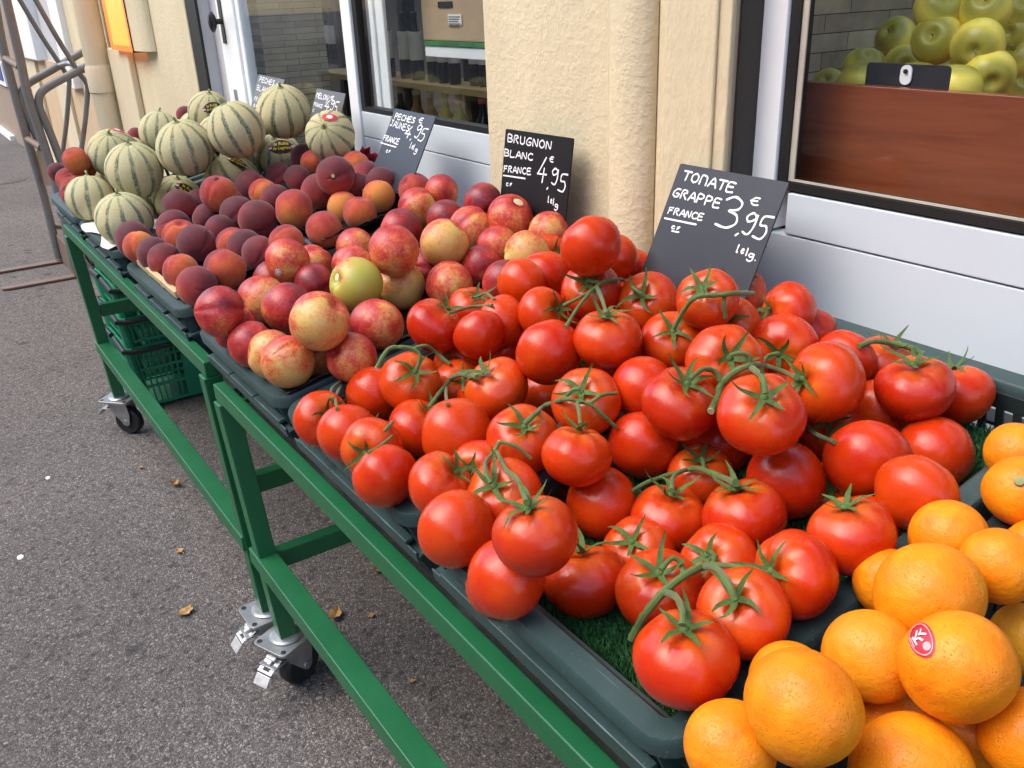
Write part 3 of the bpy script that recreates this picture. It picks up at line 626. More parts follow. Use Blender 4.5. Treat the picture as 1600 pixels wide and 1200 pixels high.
('M', (-2.2445, 0.7071, 1.0012), 0.068, (-0.06, -0.32, 0.95), None, (369, 203), 'striped netted melon, fourth from left in second row of its heap'),
('M', (-2.3136, 0.8594, 1.0233), 0.0681, (0.31, -0.11, 0.94), None, (443, 175), 'topmost golden melon standing before the MELON and PECHES BLANC cards'),
('M', (-2.111, 0.895, 0.9796), 0.06, (0.68, -0.53, 0.51), None, (516, 212), 'melon with its stalk end and star of stripes facing the viewer'),
('M', (-2.466, 0.8862, 0.8929), 0.0607, (0.43, -0.28, 0.86), None, (436, 242), 'melon with a dark sticker reading in yellow, behind the peaches'),
('M', (-2.4308, 0.7329, 0.843), 0.0736, (-0.24, -0.36, 0.9), None, (363, 275), 'melon with green stripes and dark sticker low in mid pile'),
('M', (-2.4882, 0.5952, 0.8079), 0.0643, (0.31, 0.09, 0.95), None, (277, 312), 'low melon with a dark yellow-lettered sticker above the peaches'),
('WP', (-2.799, 0.4163, 0.8966), 0.0354, None, 0.3, (119, 251), 'red peach sitting on top of the pile left of the melons'),
('WP', (-3.5377, 0.458, 0.7614), 0.032, None, -0.2, (90, 269), 'pinkish red peach left of the melons, first from left in its back row'),
('WP', (-3.3049, 0.4529, 0.7674), 0.0359, None, 0.2, (106, 281), 'pinkish red peach left of the melons, first from left in its front row'),
('WP', (-3.2023, 0.441, 0.7586), 0.0321, None, 0.2, (110, 293), 'pinkish red peach left of the melons, second from left in its front row'),
('WP', (-3.4011, 0.542, 0.779), 0.0332, None, 0.2, (140, 264), 'pinkish red peach left of the melons, second from left in its back row'),
('WP', (-2.9476, 0.4049, 0.78), 0.032, None, 0.2, (112, 304), 'pinkish red peach left of the melons, third from left in its front row'),
('WP', (-3.846, 0.8096, 0.8143), 0.032, None, 0, (213, 213), 'tiny far pinkish red peach left of the melons, third from left in its back row'),
('WP', (-3.51, 0.9264, 0.9111), 0.032, None, 0, (290, 180), 'tiny far pinkish red peach left of the melons, fourth from left in its back row'),
('T', (-0.958, 0.7878, 0.9496), 0.032, None, None, None, None),
('T', (-1.0147, 0.7301, 0.8344), 0.0343, None, None, None, None),
('T', (-0.9613, 0.7131, 0.8117), 0.0327, None, None, None, None),
('T', (-0.8885, 0.6663, 0.8428), 0.0328, None, None, None, None),
('T', (-0.9399, 0.5751, 0.7805), 0.0327, None, None, None, None),
('T', (-0.8718, 0.5158, 0.7661), 0.0336, None, None, None, None),
('T', (-0.9946, 0.4109, 0.7502), 0.0355, None, None, None, None),
('T', (-0.8868, 0.3942, 0.7532), 0.0329, None, None, None, None),
('T', (-0.8183, 0.4331, 0.7506), 0.0336, None, None, None, None),
('T', (-0.6192, 0.393, 0.7491), 0.036, None, None, None, None),
('T', (-0.5693, 0.6849, 0.8722), 0.0329, None, None, None, None),
('T', (-0.5915, 0.744, 0.8508), 0.0339, None, None, None, None),
('T', (-0.5746, 0.8195, 0.8755), 0.0335, None, None, None, None),
('T', (-0.6739, 0.7754, 0.8561), 0.0348, None, None, None, None),
('T', (-0.885, 0.8523, 0.8353), 0.0341, None, None, None, None),
('T', (-0.8215, 0.8372, 0.8372), 0.0346, None, None, None, None),
('T', (-0.8572, 0.9165, 0.8607), 0.0347, None, None, None, None),
('T', (-0.6057, 0.8356, 0.8253), 0.032, None, None, None, None),
('T', (-0.4092, 0.6643, 0.8092), 0.032, None, None, None, None),
('T', (-0.4198, 0.5764, 0.7914), 0.0327, None, None, None, None),
('T', (-0.4162, 0.4435, 0.7672), 0.0344, None, None, None, None),
('T', (-0.4196, 0.5082, 0.7765), 0.0339, None, None, None, None),
('T', (-0.9677, 0.8776, 0.8489), 0.0357, None, None, None, None),
('T', (-1.0614, 0.8777, 0.8461), 0.0344, None, None, None, None),
('T', (-1.2092, 0.8382, 0.8571), 0.0323, None, None, None, None),
('T', (-0.8516, 0.7331, 0.8091), 0.0359, None, None, None, None),
('T', (-0.8261, 0.6621, 0.8001), 0.0336, None, None, None, None),
('N', (-1.2902, 0.4942, 0.8187), 0.0357, None, 0.2, None, None),
('N', (-1.1909, 0.4457, 0.8449), 0.0338, None, 0.2, None, None),
('N', (-1.3189, 0.5699, 0.8358), 0.0321, None, 0.2, None, None),
('P', (-1.9044, 0.8201, 0.9243), 0.0323, None, 0.1, None, None),
('P', (-1.876, 0.6995, 0.8718), 0.0309, None, 0.1, None, None),
('P', (-2.0249, 0.8616, 0.8969), 0.0331, None, 0.1, None, None),
('P', (-2.0803, 0.888, 0.9018), 0.0335, None, 0.1, None, None),
('M', (-2.511, 0.4811, 0.788), 0.0558, None, None, None, None),
('M', (-2.3778, 0.4272, 0.7958), 0.0571, None, None, None, None),
('M', (-2.5443, 0.5096, 0.8948), 0.0585, None, None, None, None),
('M', (-2.8724, 0.5922, 0.8454), 0.0553, None, None, None, None),
('M', (-3.2732, 0.6596, 0.8286), 0.0587, None, None, None, None),
('M', (-3.3616, 0.8497, 0.8562), 0.0599, None, None, None, None),
('M', (-2.435, 0.6349, 0.9527), 0.0572, None, None, None, None),
('M', (-3.193, 0.8721, 0.8953), 0.0614, None, None, None, None),
('M', (-2.9781, 0.8757, 0.902), 0.0572, None, None, None, None),
('M', (-2.3629, 0.7366, 0.9874), 0.0566, None, None, None, None),
('M', (-2.5337, 0.7947, 0.8749), 0.0563, None, None, None, None),
('WP', (-2.7976, 0.4158, 0.8303), 0.0319, None, 0.2, None, None),
('WP', (-2.8546, 0.4411, 0.8686), 0.0326, None, 0.2, None, None),
('WP', (-2.9134, 0.4518, 0.7625), 0.0332, None, 0.2, None, None),
('WP', (-2.989, 0.4361, 0.7703), 0.0334, None, 0.2, None, None),
('WP', (-3.4991, 0.8947, 0.866), 0.0339, None, 0.2, None, None),
('T', (-0.8114, 0.5023, 0.7619), 0.0322, None, None, None, None),
('T', (-0.6313, 0.4587, 0.756), 0.0336, None, None, None, None),
('T', (-1.2502, 0.8872, 0.8478), 0.0333, None, None, None, None),
('M', (-2.9546, 0.5164, 0.8189), 0.0614, None, None, None, None),
('M', (-2.5428, 0.6675, 0.9289), 0.0596, None, None, None, None),
('M', (-3.1406, 0.7827, 0.8412), 0.0572, None, None, None, None),
('M', (-2.991, 0.7689, 0.8754), 0.0553, None, None, None, None),
('M', (-2.4599, 0.7862, 0.9621), 0.057, None, None, None, None),
('WP', (-2.7391, 0.4001, 0.8119), 0.0324, None, 0.2, None, None),
('WP', (-2.8808, 0.4464, 0.8108), 0.0321, None, 0.2, None, None),
('WP', (-3.4376, 0.9063, 0.8504), 0.0316, None, 0.2, None, None)
]

# ------------------------------------------------------------------ ground
def W2(parent): return dict(parent=parent, local=False)
g = MB()
g.add([(-90, -60, 0), (60, -60, 0), (60, 60, 0), (-90, 60, 0)], [(0, 1, 2, 3)])
tag(g.build('pavement', M['asphalt']), kind='structure')

YW = 1.05                                     # plane of the aluminium shop front, set back in the wall
YP = 1.00                                     # face of the rendered pillars
X = lambda px, py, Y: at(px, py, Y).x
xp0, xp1 = X(757, 100, YP), X(1147, 100, YP)  # centre pillar
xl0, xl1 = X(212, 100, YP), X(300, 80, YP)    # wall left of the door
zs = at(1233, 284, YW).z                      # underside of the right glass
zseam = at(1206, 361, YW).z

# ------------------------------------------------------------------ the shop
shop = thing('shop_building', (-1.2, 1.3, 0), 'cream rendered greengrocer shop front with white aluminium panels and big windows', 'shop')
b = MB()
b.box((xp0, YP, 0), (xp1, YP + .064, 2.9))
b.build('pillar', M['cream'], bevel=.006, **W2(shop))
# half round moulding down the pillar with a groove each side
xg, xs = X(963, 100, YP), X(1029, 100, YP)
b = MB(); pts = []
n = 14
cxm, rm = (xg + xs) / 2, (xs - xg) / 2
v = []; f = []
for i in range(n + 1):
    a = math.pi * i / n
    v += [(cxm - rm * math.cos(a), YP - .002 - .034 * math.sin(a), 0), (cxm - rm * math.cos(a), YP - .002 - .034 * math.sin(a), 2.9)]
for i in range(n): f.append((2 * i, 2 * i + 2, 2 * i + 3, 2 * i + 1))
b.add(v, f)
b.build('pillar_moulding', M['cream'], smooth=True, **W2(shop))
b = MB()
b.box((xs + .012, YP - .012, 0), (xp1 + .002, YP - .001, 2.9))
b.box((xs + .030, YP - .018, 0), (xp1 - .020, YP - .012, 2.9))
b.build('pillar_return', M['cream_drip'], bevel=.004, **W2(shop))
b = MB(); b.box((xg - .016, YP - .006, 0), (xg - .004, YP - .001, 2.9)); b.build('pillar_fillet', M['cream_drip'], bevel=.002, **W2(shop))
# left wall with its own moulding and plinth
b = MB()
b.box((xl0 - .62, YP, 0), (xl1, YP + .22, 2.9))
b.build('wall', M['cream'], bevel=.006, **W2(shop))
zb = at(225, 78, YP).z
b = MB(); v = []; f = []
x0m, x1m = X(207, 50, YP), X(240, 50, YP)
for i in range(n + 1):
    a = math.pi * i / n; cxx, rr = (x0m + x1m) / 2, (x1m - x0m) / 2
    v += [(cxx - rr * math.cos(a), YP - .002 - .05 * math.sin(a), zb), (cxx - rr * math.cos(a), YP - .002 - .05 * math.sin(a), 2.9)]
for i in range(n): f.append((2 * i, 2 * i + 2, 2 * i + 3, 2 * i + 1))
f.append(tuple(2 * i for i in range(n + 1)))
b.add(v, f); b.build('wall_moulding', M['cream'], smooth='auto', **W2(shop))
b = MB(); b.box((xl0 - .40, YP - .030, 0), (xl0, YP - .001, zb - .005)); b.build('wall_plinth', M['cream2'], bevel=.006, **W2(shop))
# slab out of view over the pavement, added to block overhead sky
b = MB(); b.box((-9, .50, 3.0), (4, 1.4, 3.2)); b.build('shading_slab', M['cream2'], **W2(shop))
b = MB(); b.box((-9, 1.2, 3.2), (4, 1.4, 11)); b.build('upper_wall', M['cream2'], **W2(shop))

# right window : white panel below, frame, glass
xr0 = X(1181, 100, YW); xr1 = 1.6
b = MB()
b.box((xp1 + .003, YW + .012, 0), (xr0, YW + .06, 2.9)); b.build('dark_reveal', M['darkbrown'], **W2(shop))
b = MB(); b.box((xp1 + .0025, YP + .003, 0), (xp1 + .007, YW + .0115, 2.9)); b.build('dark_reveal', M['darkbrown'], **W2(shop))
b = MB(); b.box((xr0 - .016, YW + .004, 0), (xr0 - .002, YW + .011, 2.9)); b.build('frame_edge', M['beige_edge'], **W2(shop))
pr = MB()
pr.box((xr0 + .002, YW, 0), (xr1, YW + .03, zseam - .0012)); pr.build('lower_panel', M['white'], bevel=.0015, **W2(shop))
pr = MB()
pr.box((X(1237, 283, YW) - .004, YW - .001, zseam + .0012), (xr1, YW + .03, zs - .016)); pr.build('sill_panel', M['white'], bevel=.0015, **W2(shop))
win = MB(); xf = X(1227, 100, YW)
win.box((xr0, YW - .004, zseam + .002), (xf, YW + .035, 2.7))
win = win.build('window', M['white_frame'], bevel=.003, **W2(shop))
def kid(mb, name, mat, par, **k): return mb.build(name, mat, parent=par, local=False, **k)
def subkid(mb, name, mat, part, **k):
    """child of a part whose own matrix is identity under a thing"""
    th = part.parent; inv = th.matrix_basis.inverted()
    o = mb.build(name, mat, **k)
    o.data.transform(inv); o.parent = part
    return o
xg0 = X(1247, 100, YW)
b = MB(); b.box((xf + .001, YW + .002, zs - .013), (xf + .017, YW + .03, 2.7)); b.box((xf + .017, YW + .002, zs - .013), (xr1, YW + .03, zs - .001)); subkid(b, 'gasket', M['gasket'], win)
b = MB(); b.box((xf + .0175, YW + .006, zs), (xf + .027, YW + .0085, 2.7)); b.box((xf + .027, YW + .006, zs), (xr1, YW + .0085, zs + .003)); subkid(b, 'glazing_bead', M['beige_edge'], win)
b = MB(); b.box((xf + .0176, YW + .0088, zs + .001), (xr1, YW + .0138, 2.7)); subkid(b, 'pane', M['glass'], win)

# left window beside the door: stile, glass, white panel
xst0, xst1 = X(538, 50, YW), X(549, 50, YW)
zsl = at(562, 171, YW).z
b = MB(); b.box((xst0, YW - .006, 0), (xst1 + .012, YW + .05, 2.7)); lw_ = b.build('window', M['white_frame'], bevel=.003, **W2(shop))
b = MB(); b.box((xst1 + .0125, YW + .002, zsl - .002), (xst1 + .034, YW + .03, 2.7)); b.box((xst1 + .034, YW + .002, zsl - .002), (xp0 + .05, YW + .03, zsl + .009)); subkid(b, 'gasket', M['gasket'], lw_)
b = MB(); b.box((xst1 + .034, YW + .012, zsl + .009), (xp0 + .05, YW + .017, 2.7)); subkid(b, 'pane', M['glass'], lw_)
b = MB(); b.box((xst1 + .013, YW, at(569, 213, YW).z + .0012), (xp0 + .05, YW + .03, zsl - .004)); b.build('sill_panel', M['white'], bevel=.0015, **W2(shop))
b = MB(); b.box((xst1 + .013, YW, 0), (xp0 + .05, YW + .03, at(569, 213, YW).z - .0012)); b.build('lower_panel', M['white'], bevel=.0015, **W2(shop))

# door : black reveal, white reveal panel, stile with handle, glass leaf
b = MB(); b.box((xl1 + .001, YP + .004, 0), (X(308, 40, YP), YP + .014, 2.7)); b.build('dark_reveal', M['gasket'], **W2(shop))
b = MB(); b.box((xl1 + .001, YP + .0145, 0), (X(308, 40, YP) - .004, YW + .005, 2.7)); b.build('reveal_lining', M['lilac'], **W2(shop))
xd0, xd1, xd2 = X(316, 40, YW), X(346, 40, YW), X(378, 40, YW)
b = MB(); b.box((xd0 - .05, YW + .006, 0), (xd1, YW + .05, 2.7)); b.build('door_jamb', M['lilac'], bevel=.003, **W2(shop))
b = MB(); b.box((xd1 + .004, YW - .012, .05), (xd2 - .035, YW + .03, 2.6)); b.box((xd2 - .034, YW - .004, .05), (xd2, YW + .03, 2.6)); b.box((xd2, YW - .004, .05), (xst0 - .002, YW + .03, .3))
door = b.build('door', M['white_frame'], bevel=.005, **W2(shop))
zh = at(347, 33, YW).z; xh = X(353, 33, YW)
b = MB(); b.box((xh - .016, YW - .016, zh - .07), (xh + .014, YW - .012, zh + .07)); b.tube([(xh, YW - .016, zh), (xh - .003, YW - .04, zh)], .009, 10)
b.lathe([(.0, -.016), (.02, -.014), (.033, -.004), (.033, .006), (.02, .014), (0, .016)], 20, Matrix.Translation((xh - .003, YW - .046, zh)) @ Matrix.Rotation(math.radians(90), 4, 'X') @ Matrix.Diagonal((.62, 1.0, .8, 1)))
subkid(b, 'door_handle', M['black_iron'], door, smooth='auto')
b = MB(); b.box((xh + .015, YW - .016, zh - .30), (xh + .04, YW - .010, zh - .22)); subkid(b, 'strike_plate', M['zinc'], door, bevel=.001)
b = MB(); b.box((xd2 + .001, YW + .008, .3), (xst0 - .003, YW + .013, 2.6)); subkid(b, 'pane', M['glass'], door)

# interior shell
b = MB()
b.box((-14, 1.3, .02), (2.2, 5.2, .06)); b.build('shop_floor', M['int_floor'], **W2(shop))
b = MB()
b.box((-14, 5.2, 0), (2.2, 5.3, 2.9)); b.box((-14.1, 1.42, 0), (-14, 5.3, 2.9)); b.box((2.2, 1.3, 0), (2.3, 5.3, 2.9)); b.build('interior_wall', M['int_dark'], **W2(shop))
b = MB(); b.box((-.4, 2.6, .06), (2.19, 2.66, 2.79)); b.build('bounce_wall', M['int_white'], **W2(shop))  # added white wall behind the apples to bounce light into the window
b = MB(); b.box((-14, 3.0, 2.8), (2.2, 5.2, 2.88)); b.build('ceiling', M['int_dark'], **W2(shop))  # front left open to let in sky light for the apples and stone
xs1 = X(382, 60, YW + .06)
b = MB(); b.box((xs1 - .4, YW + .12, 0), (xs1, at(508, 60, X=xs1).y, 2.75)); b.build('stone_partition', M['stone'], **W2(shop))
xs2 = X(1250, 60, YW + .06)
b = MB(); b.box((-1.40, YP + .09, 0), (-1.27, 2.9, 2.75)); b.build('stone_partition', M['stone2'], **W2(shop))

# drain pipe and lit sign
yp = .93
xa, xb = X(135, 100, yp - .05), X(186, 160, yp - .05)
rp = .058; xc = X(153, 100, yp)
pipe = thing('drainpipe', (xc, yp, 0), 'cream painted round drainpipe with collar, standing beside the orange lit sign', 'drainpipe')
b = MB(); b.lathe([(rp, 0), (rp, 2.9)], 28, Matrix.Translation((xc, yp, 0))); b.build('pipe', M['cream2'], smooth='auto', **W2(pipe))
zc = at(160, 122, yp).z
b = MB(); b.lathe([(rp + .001, zc - .07), (rp + .007, zc - .065), (rp + .007, zc + .045), (rp + .004, zc + .05), (rp + .001, zc + .06)], 28, Matrix.Translation((xc, yp, 0))); b.build('collar', M['cream2'], smooth='auto', **W2(pipe))
a0 = at(175, 77, .945); a1 = at(208, 79, .945)
sg = thing('lightbox_sign', (a0.x, .95, a0.z), 'glowing orange lightbox sign on the wall beside the drainpipe', 'sign')
b = MB(); b.box((a0.x, .945, a0.z), (a1.x - .004, .994, 2.4)); lf = b.build('lit_face', M['lit_orange'], bevel=.004, **W2(sg))
b = MB(); b.box((a0.x, .9432, a0.z - .001), (a1.x - .004, .9448, a0.z + .022)); b.box((a0.x, .9432, a0.z + .0221), (a0.x + .05, .9448, 2.4)); b.box((a1.x - .03, .9432, a0.z + .0221), (a1.x - .004, .9448, 2.4)); subkid(b, 'lit_edge', M['lit_edge'], lf)
b = MB(); b.box((a1.x - .003, .943, a0.z - .004), (a1.x + .003, .995, 2.41)); b.build('side_trim', M['darkbrown'], **W2(sg))

# neighbour building on the left
nb = thing('neighbour_building', (-8, 1.1, 0), 'neighbouring front with white frames, grey blind and tan stall riser', 'building')
yn = 1.06
xq = xl0 - .62
zt = at(60, 92, yn).z
b = MB(); b.box((X(38, 150, yn), yn, 0), (xq, yn + .2, zt)); b.build('stall_riser', M['tan'], **W2(nb))
b = MB(); b.box((X(112, 60, yn), yn - .01, zt), (xq - .002, yn + .2, 3)); b.build('wall', M['cream'], **W2(nb))
wf = MB(); wf.box((X(96, 50, yn), yn - .045, zt - .12), (X(110, 50, yn), yn + .1, 3)); wf.box((X(20, 20, yn), yn - .05, zt), (X(52, 20, yn), yn + .1, 3))
wfo = wf.build('window', M['white_frame'], bevel=.004, **W2(nb))
b = MB(); b.box((X(46, 20, yn), yn + .02, zt), (X(98, 50, yn), yn + .06, 3)); subkid(b, 'blind', M['lilac'], wfo)
b = MB(); b.box((X(100, 170, yn), yn - .02, 0), (X(117, 170, yn), yn - .002, zt - .12)); b.build('pilaster_strip', M['cream2'], **W2(nb)); b = MB(); b.box((X(50, 120, yn), yn - .02, 0), (X(63, 120, yn), yn - .002, zt)); b.build('pilaster_strip', M['cream2'], **W2(nb))
b = MB(); b.box((-16, 1.12, 0), (X(42, 120, 1.12), 1.4, 3)); b.build('brown_wall', M['brownwall'], **W2(nb))
b = MB(); b.box((-12.4, 1.07, 0), (-11.2, 1.119, .05)); b.build('pale_kerb', M['poster_white'], **W2(nb))
pz = at(3, 120, 1.1)
po = MB(); po.box((pz.x - .6, 1.09, at(6, 133, 1.1).z), (at(8, 120, 1.1).x, 1.114, at(3, 98, 1.1).z)); po = tag(po.build('wall_poster', M['poster_white']), 'white poster with a blue mark on the brown wall at far left', 'poster')
b = MB(); q = at(0, 113, 1.085); b.box((q.x - .3, 1.084, q.z - .08), (q.x + .12, 1.089, q.z + .08)); o = b.build('blue_mark', M['ink_blue'], parent=po)

# opposite side of the street, seen only in the glass
opp = thing('street_facade', (0, -13, 0), 'stone house across the street reflected in the windows', 'building')
b = MB(); b.box((-30, -14, 0), (30, -13, 11)); b.build('wall', M['facade'], **W2(opp))
for k in range(-7, 8):
    for z0 in (.9, 4.2, 7.5):
        w = MB(); w.box((k * 3.8 - .6, -13.03, z0), (k * 3.8 + .6, -12.98, z0 + 1.9)); w.build('window', M['facade_dark'], **W2(opp))

# ------------------------------------------------------------------ things behind the glass
def bottle(p, h, mat, label, lab_mat='label_white', r=.038, cap='black_iron', swing=False, cat='bottle', logo=None, zl=(.12, .42), grp='bottles on the shop shelves', nm='bottle'):
    o = MB(); o.lathe([(r * .9, 0), (r, .012), (r, h * .58), (r * .85, h * .66), (r * .42, h * .76), (r * .36, h * .92), (r * .42, h * .93), (r * .42, h * .96)], 20)
    o = o.build(nm, M[mat], smooth='auto'); o.location = p; tag(o, label, cat, grp)
    k = MB(); k.lathe([(r * 1.015, h * zl[0]), (r * 1.015, h * zl[1])], 20); k.build('label', M[lab_mat], parent=o, smooth='auto')
    k = MB(); k.lathe([(r * .46, h * .92), (r * .48, h * 1.0), (r * .3, h * 1.015)], 16); k.build('cap', M[cap], parent=o, smooth='auto')
    if swing:
        k = MB(); k.tube([(r * .5, 0, h * .78), (r * .7, 0, h * .88), (r * .5, 0, h * .97)], .0025, 6); k.tube([(-r * .5, 0, h * .78), (-r * .7, 0, h * .88), (-r * .5, 0, h * .97)], .0025, 6); k.build('wire_clasp', M['zinc'], parent=o)
    return o
Yb = 2.45
zsh = at(660, 121, Yb + .1).z
xA, xB = X(560, 121, Yb), X(790, 115, Yb)
shelf = thing('wine_shelf', (xA, Yb, 0), 'dark wooden bottle shelf with a pale edge behind the left window', 'shelf')
b = MB(); b.box((xA - .5, Yb - .09, zsh - .03), (xB + .6, Yb + .22, zsh)); b.build('board', M['shelf_wood'], **W2(shelf))
zlow = zsh - .365
b = MB(); b.box((xA - .5, Yb - .09, zlow - .03), (xB + .6, Yb + .22, zlow)); b.build('board', M['shelf_wood'], **W2(shelf))
for xx in (xA - .52, X(635, 60, Yb + .15), X(738, 150, Yb + .15), xB + .6):
    b = MB(); b.box((xx - .03, Yb + .12, .06), (xx + .03, Yb + .2, 2.6)); b.build('post', M['rack'], **W2(shelf))
for px, mt, lb, sw, cp in ((608, 'bottle_dark', 'short dark bottle, leftmost in the low row', 0, 'label_white'), (628, 'bottle_dark', 'dark bottle with pale cap left of the amber bottle', 0, 'label_white'), (652, 'bottle_amber', 'amber bottle with white cap behind the window', 0, 'label_white'),
                       (674, 'bottle_amber', 'amber swing top bottle beside the yellow one', 1, 'label_white'), (697, 'bottle_yellow', 'bright yellow swing top lemonade bottle', 1, 'label_white'), (718, 'bottle_green', 'pale green yellow swing top bottle next to the cola', 1, 'label_white')):
    p = at(px, 180, Yb - .02); bottle((p.x, p.y, zlow), .315, mt, lb, swing=bool(sw), cap=cp, r=.043, zl=(.04, .36))
p = at(755, 180, Yb - .05); ck = bottle((p.x, p.y, zlow), .325, 'bottle_dark', 'dark cola bottle with red label at the pillar edge', 'ink_red', r=.046, cap='ink_red', zl=(.28, .52))
for i, (px, w, yb_) in enumerate(((573, .05, 0), (606, .05, .0), (634, .04, .02), (652, .045, .02), (676, .036, .0), (692, .036, .0), (710, .036, .0), (742, .036, .03), (757, .036, .03))):
    p = at(px, 100, Yb + yb_)
    bottle((p.x, p.y, zsh), .34 if i < 4 else .26, 'bottle_dark', ['dark wine bottle at the far left of the upper shelf', 'dark wine bottle behind the white inner post', 'wine bottle with cream label left of the pair', 'wine bottle with pale pink label beside the box', 'small dark bottle under the white shelf, left of three', 'small dark bottle under the white shelf, middle of three', 'small dark bottle under the white shelf, right of three', 'dark bottle with yellow label near the pillar', 'dark bottle with yellow label at the pillar edge'][i], r=w * .85, zl=(.3, .72) if i < 4 else (.40, .78))
# cola script on the red label
def curve_text(txt, size, mat, parent, M4, name='lettering', ext=.0004, shear=0):
    cu = bpy.data.curves.new(name, 'FONT'); cu.body = txt; cu.size = size; cu.extrude = ext; cu.align_x = 'CENTER'; cu.align_y = 'CENTER'; cu.resolution_u = 3; cu.shear = shear
    t = bpy.data.objects.new(name, cu); C.objects.link(t)
    dg = bpy.context.evaluated_depsgraph_get(); me = bpy.data.meshes.new_from_object(t.evaluated_get(dg)); bpy.data.objects.remove(t); bpy.data.curves.remove(cu)
    o = bpy.data.objects.new(name, me); C.objects.link(o); me.materials.clear(); me.materials.append(M[mat]); me.transform(M4); o.parent = parent
    return o
curve_text('Coca', .042, 'chalk', ck, Matrix.Translation((.012, -.049, .134)) @ Matrix.Rotation(math.radians(90), 4, 'X') @ Matrix.Rotation(0, 4, 'Z'), shear=.3)
# white display shelf with turf and a cardboard box
ys = 1.35
p0, p1 = at(664, 75, ys), at(775, 75, ys)
ws = thing('display_shelf', (p0.x, ys, p0.z), 'white shelf lined with green turf inside the left window', 'shelf')
b = MB(); b.box((p0.x, ys, at(664, 88, ys).z), (p1.x + .2, ys + .3, at(664, 71, ys).z)); b.build('board', M['white_frame'], bevel=.002, **W2(ws))
zt_ = at(664, 71, ys).z
b = MB(); b.box((p0.x - .002, ys - .004, zt_ + .001), (p1.x + .2, ys + .3, zt_ + .012)); b.build('turf_strip', M['turf'], **W2(ws))
bx = thing('cardboard_box', (p0.x, ys + .02, zt_ + .012), 'brown cardboard box with white shipping label on the white shelf', 'box')
xq0 = X(660, 40, ys + .02)
b = MB(); b.box((xq0, ys + .02, zt_ + .013), (p1.x + .18, ys + .26, zt_ + .30)); b.build('carton', M['cardboard'], bevel=.002, **W2(bx))
la, lb_ = at(701, 39, ys + .018), at(721, 22, ys + .018)
b = MB(); b.box((la.x, ys + .0170, la.z), (lb_.x, ys + .0188, lb_.z)); b.build('shipping_label', M['paper'], **W2(bx))
b = MB()
for k in range(5): b.box((la.x + .004, ys + .0160, lb_.z - .008 - k * .006), (lb_.x - .006 - .006 * (k % 3), ys + .0168, lb_.z - .006 - k * .006))
b.build('label_print', M['gasket'], **W2(bx))
ha, hb = at(685, 12, ys + .018), at(706, 2, ys + .018)
b = MB(); b.box((ha.x, ys + .0165, ha.z), (hb.x, ys + .0189, hb.z)); b.build('hand_hole', M['gasket'], **W2(bx))
# inner post seen through the glass
xi0, xi1 = X(574, 60, 1.25), X(603, 60, 1.25)
b = MB(); wi = xi1 - xi0; b.box((xi0, 1.25, 0), (xi0 + wi * .42, 1.262, 2.75)); b.box((xi0 + wi * .44, 1.256, 0), (xi0 + wi * .85, 1.268, 2.75)); b.build('inner_post', M['white_frame'], bevel=.003, **W2(shop))
# wine rack with crossed bars
yr = 2.9
ra, rb = at(488, 60, yr), at(536, 60, yr)
rk = thing('wine_rack', (ra.x, yr, 0), 'dark brown wine rack with crossed bars behind the door glass', 'rack')
b = MB()
b.bar((ra.x, yr, .06), (ra.x, yr, 2.4), .06, .06); b.bar((rb.x + .2, yr, .06), (rb.x + .2, yr, 2.4), .06, .06)
for z0 in (1.75, 1.30, .86): b.bar((ra.x, yr, z0), (rb.x + .2, yr, z0), .05, .05)
b.build('frame', M['rack'], **W2(rk))
for z0 in (1.75, 1.30):
    b = MB(); b.bar((ra.x, yr + .02, z0), (rb.x + .2, yr + .02, z0 - .43), .04, .03); b.build('cross_bar', M['rack'], **W2(rk))
    b = MB(); b.bar((rb.x + .2, yr - .02, z0), (ra.x, yr - .02, z0 - .43), .04, .03); b.build('cross_bar', M['rack'], **W2(rk))
for i, px in enumerate((500, 513, 525)):
    p = at(px, 95, yr - .1); bottle((p.x, p.y, 1.06 if 0 else .885), .34, 'bottle_dark', ['wine bottle with cream label on the crossed rack, left', 'wine bottle with cream label on the crossed rack, middle', 'wine bottle with cream label on the crossed rack, right'][i], r=.045, zl=(.3, .66))
gb = at(531, 185, 1.5); gb2 = at(556, 268, 1.5)
bx2 = thing('green_carton', (gb.x, 1.5, 0), 'green carton with red star and orange edge behind the door glass', 'box')
b = MB(); b.box((gb.x, 1.5, .06), (gb.x + .35, 1.8, gb.z)); b.build('carton', M['turf'], bevel=.002, **W2(bx2))
b = MB(); b.box((gb.x - .003, 1.495, gb.z - .02), (gb.x + .353, 1.499, gb.z + .006)); b.build('orange_edge', M['orange_print'] if 'orange_print' in M else M['leaf'], **W2(bx2))
b = MB(); sp_ = at(556, 200, 1.49); b.prism([((.05 if k % 2 else .02) * math.cos(k * math.pi / 5), (.05 if k % 2 else .02) * math.sin(k * math.pi / 5)) for k in range(10)], 0, .003, Matrix.Translation((sp_.x, 1.499, sp_.z)) @ Matrix.Rotation(math.radians(90), 4, 'X')); b.build('red_star', M['ink_red'], **W2(bx2))

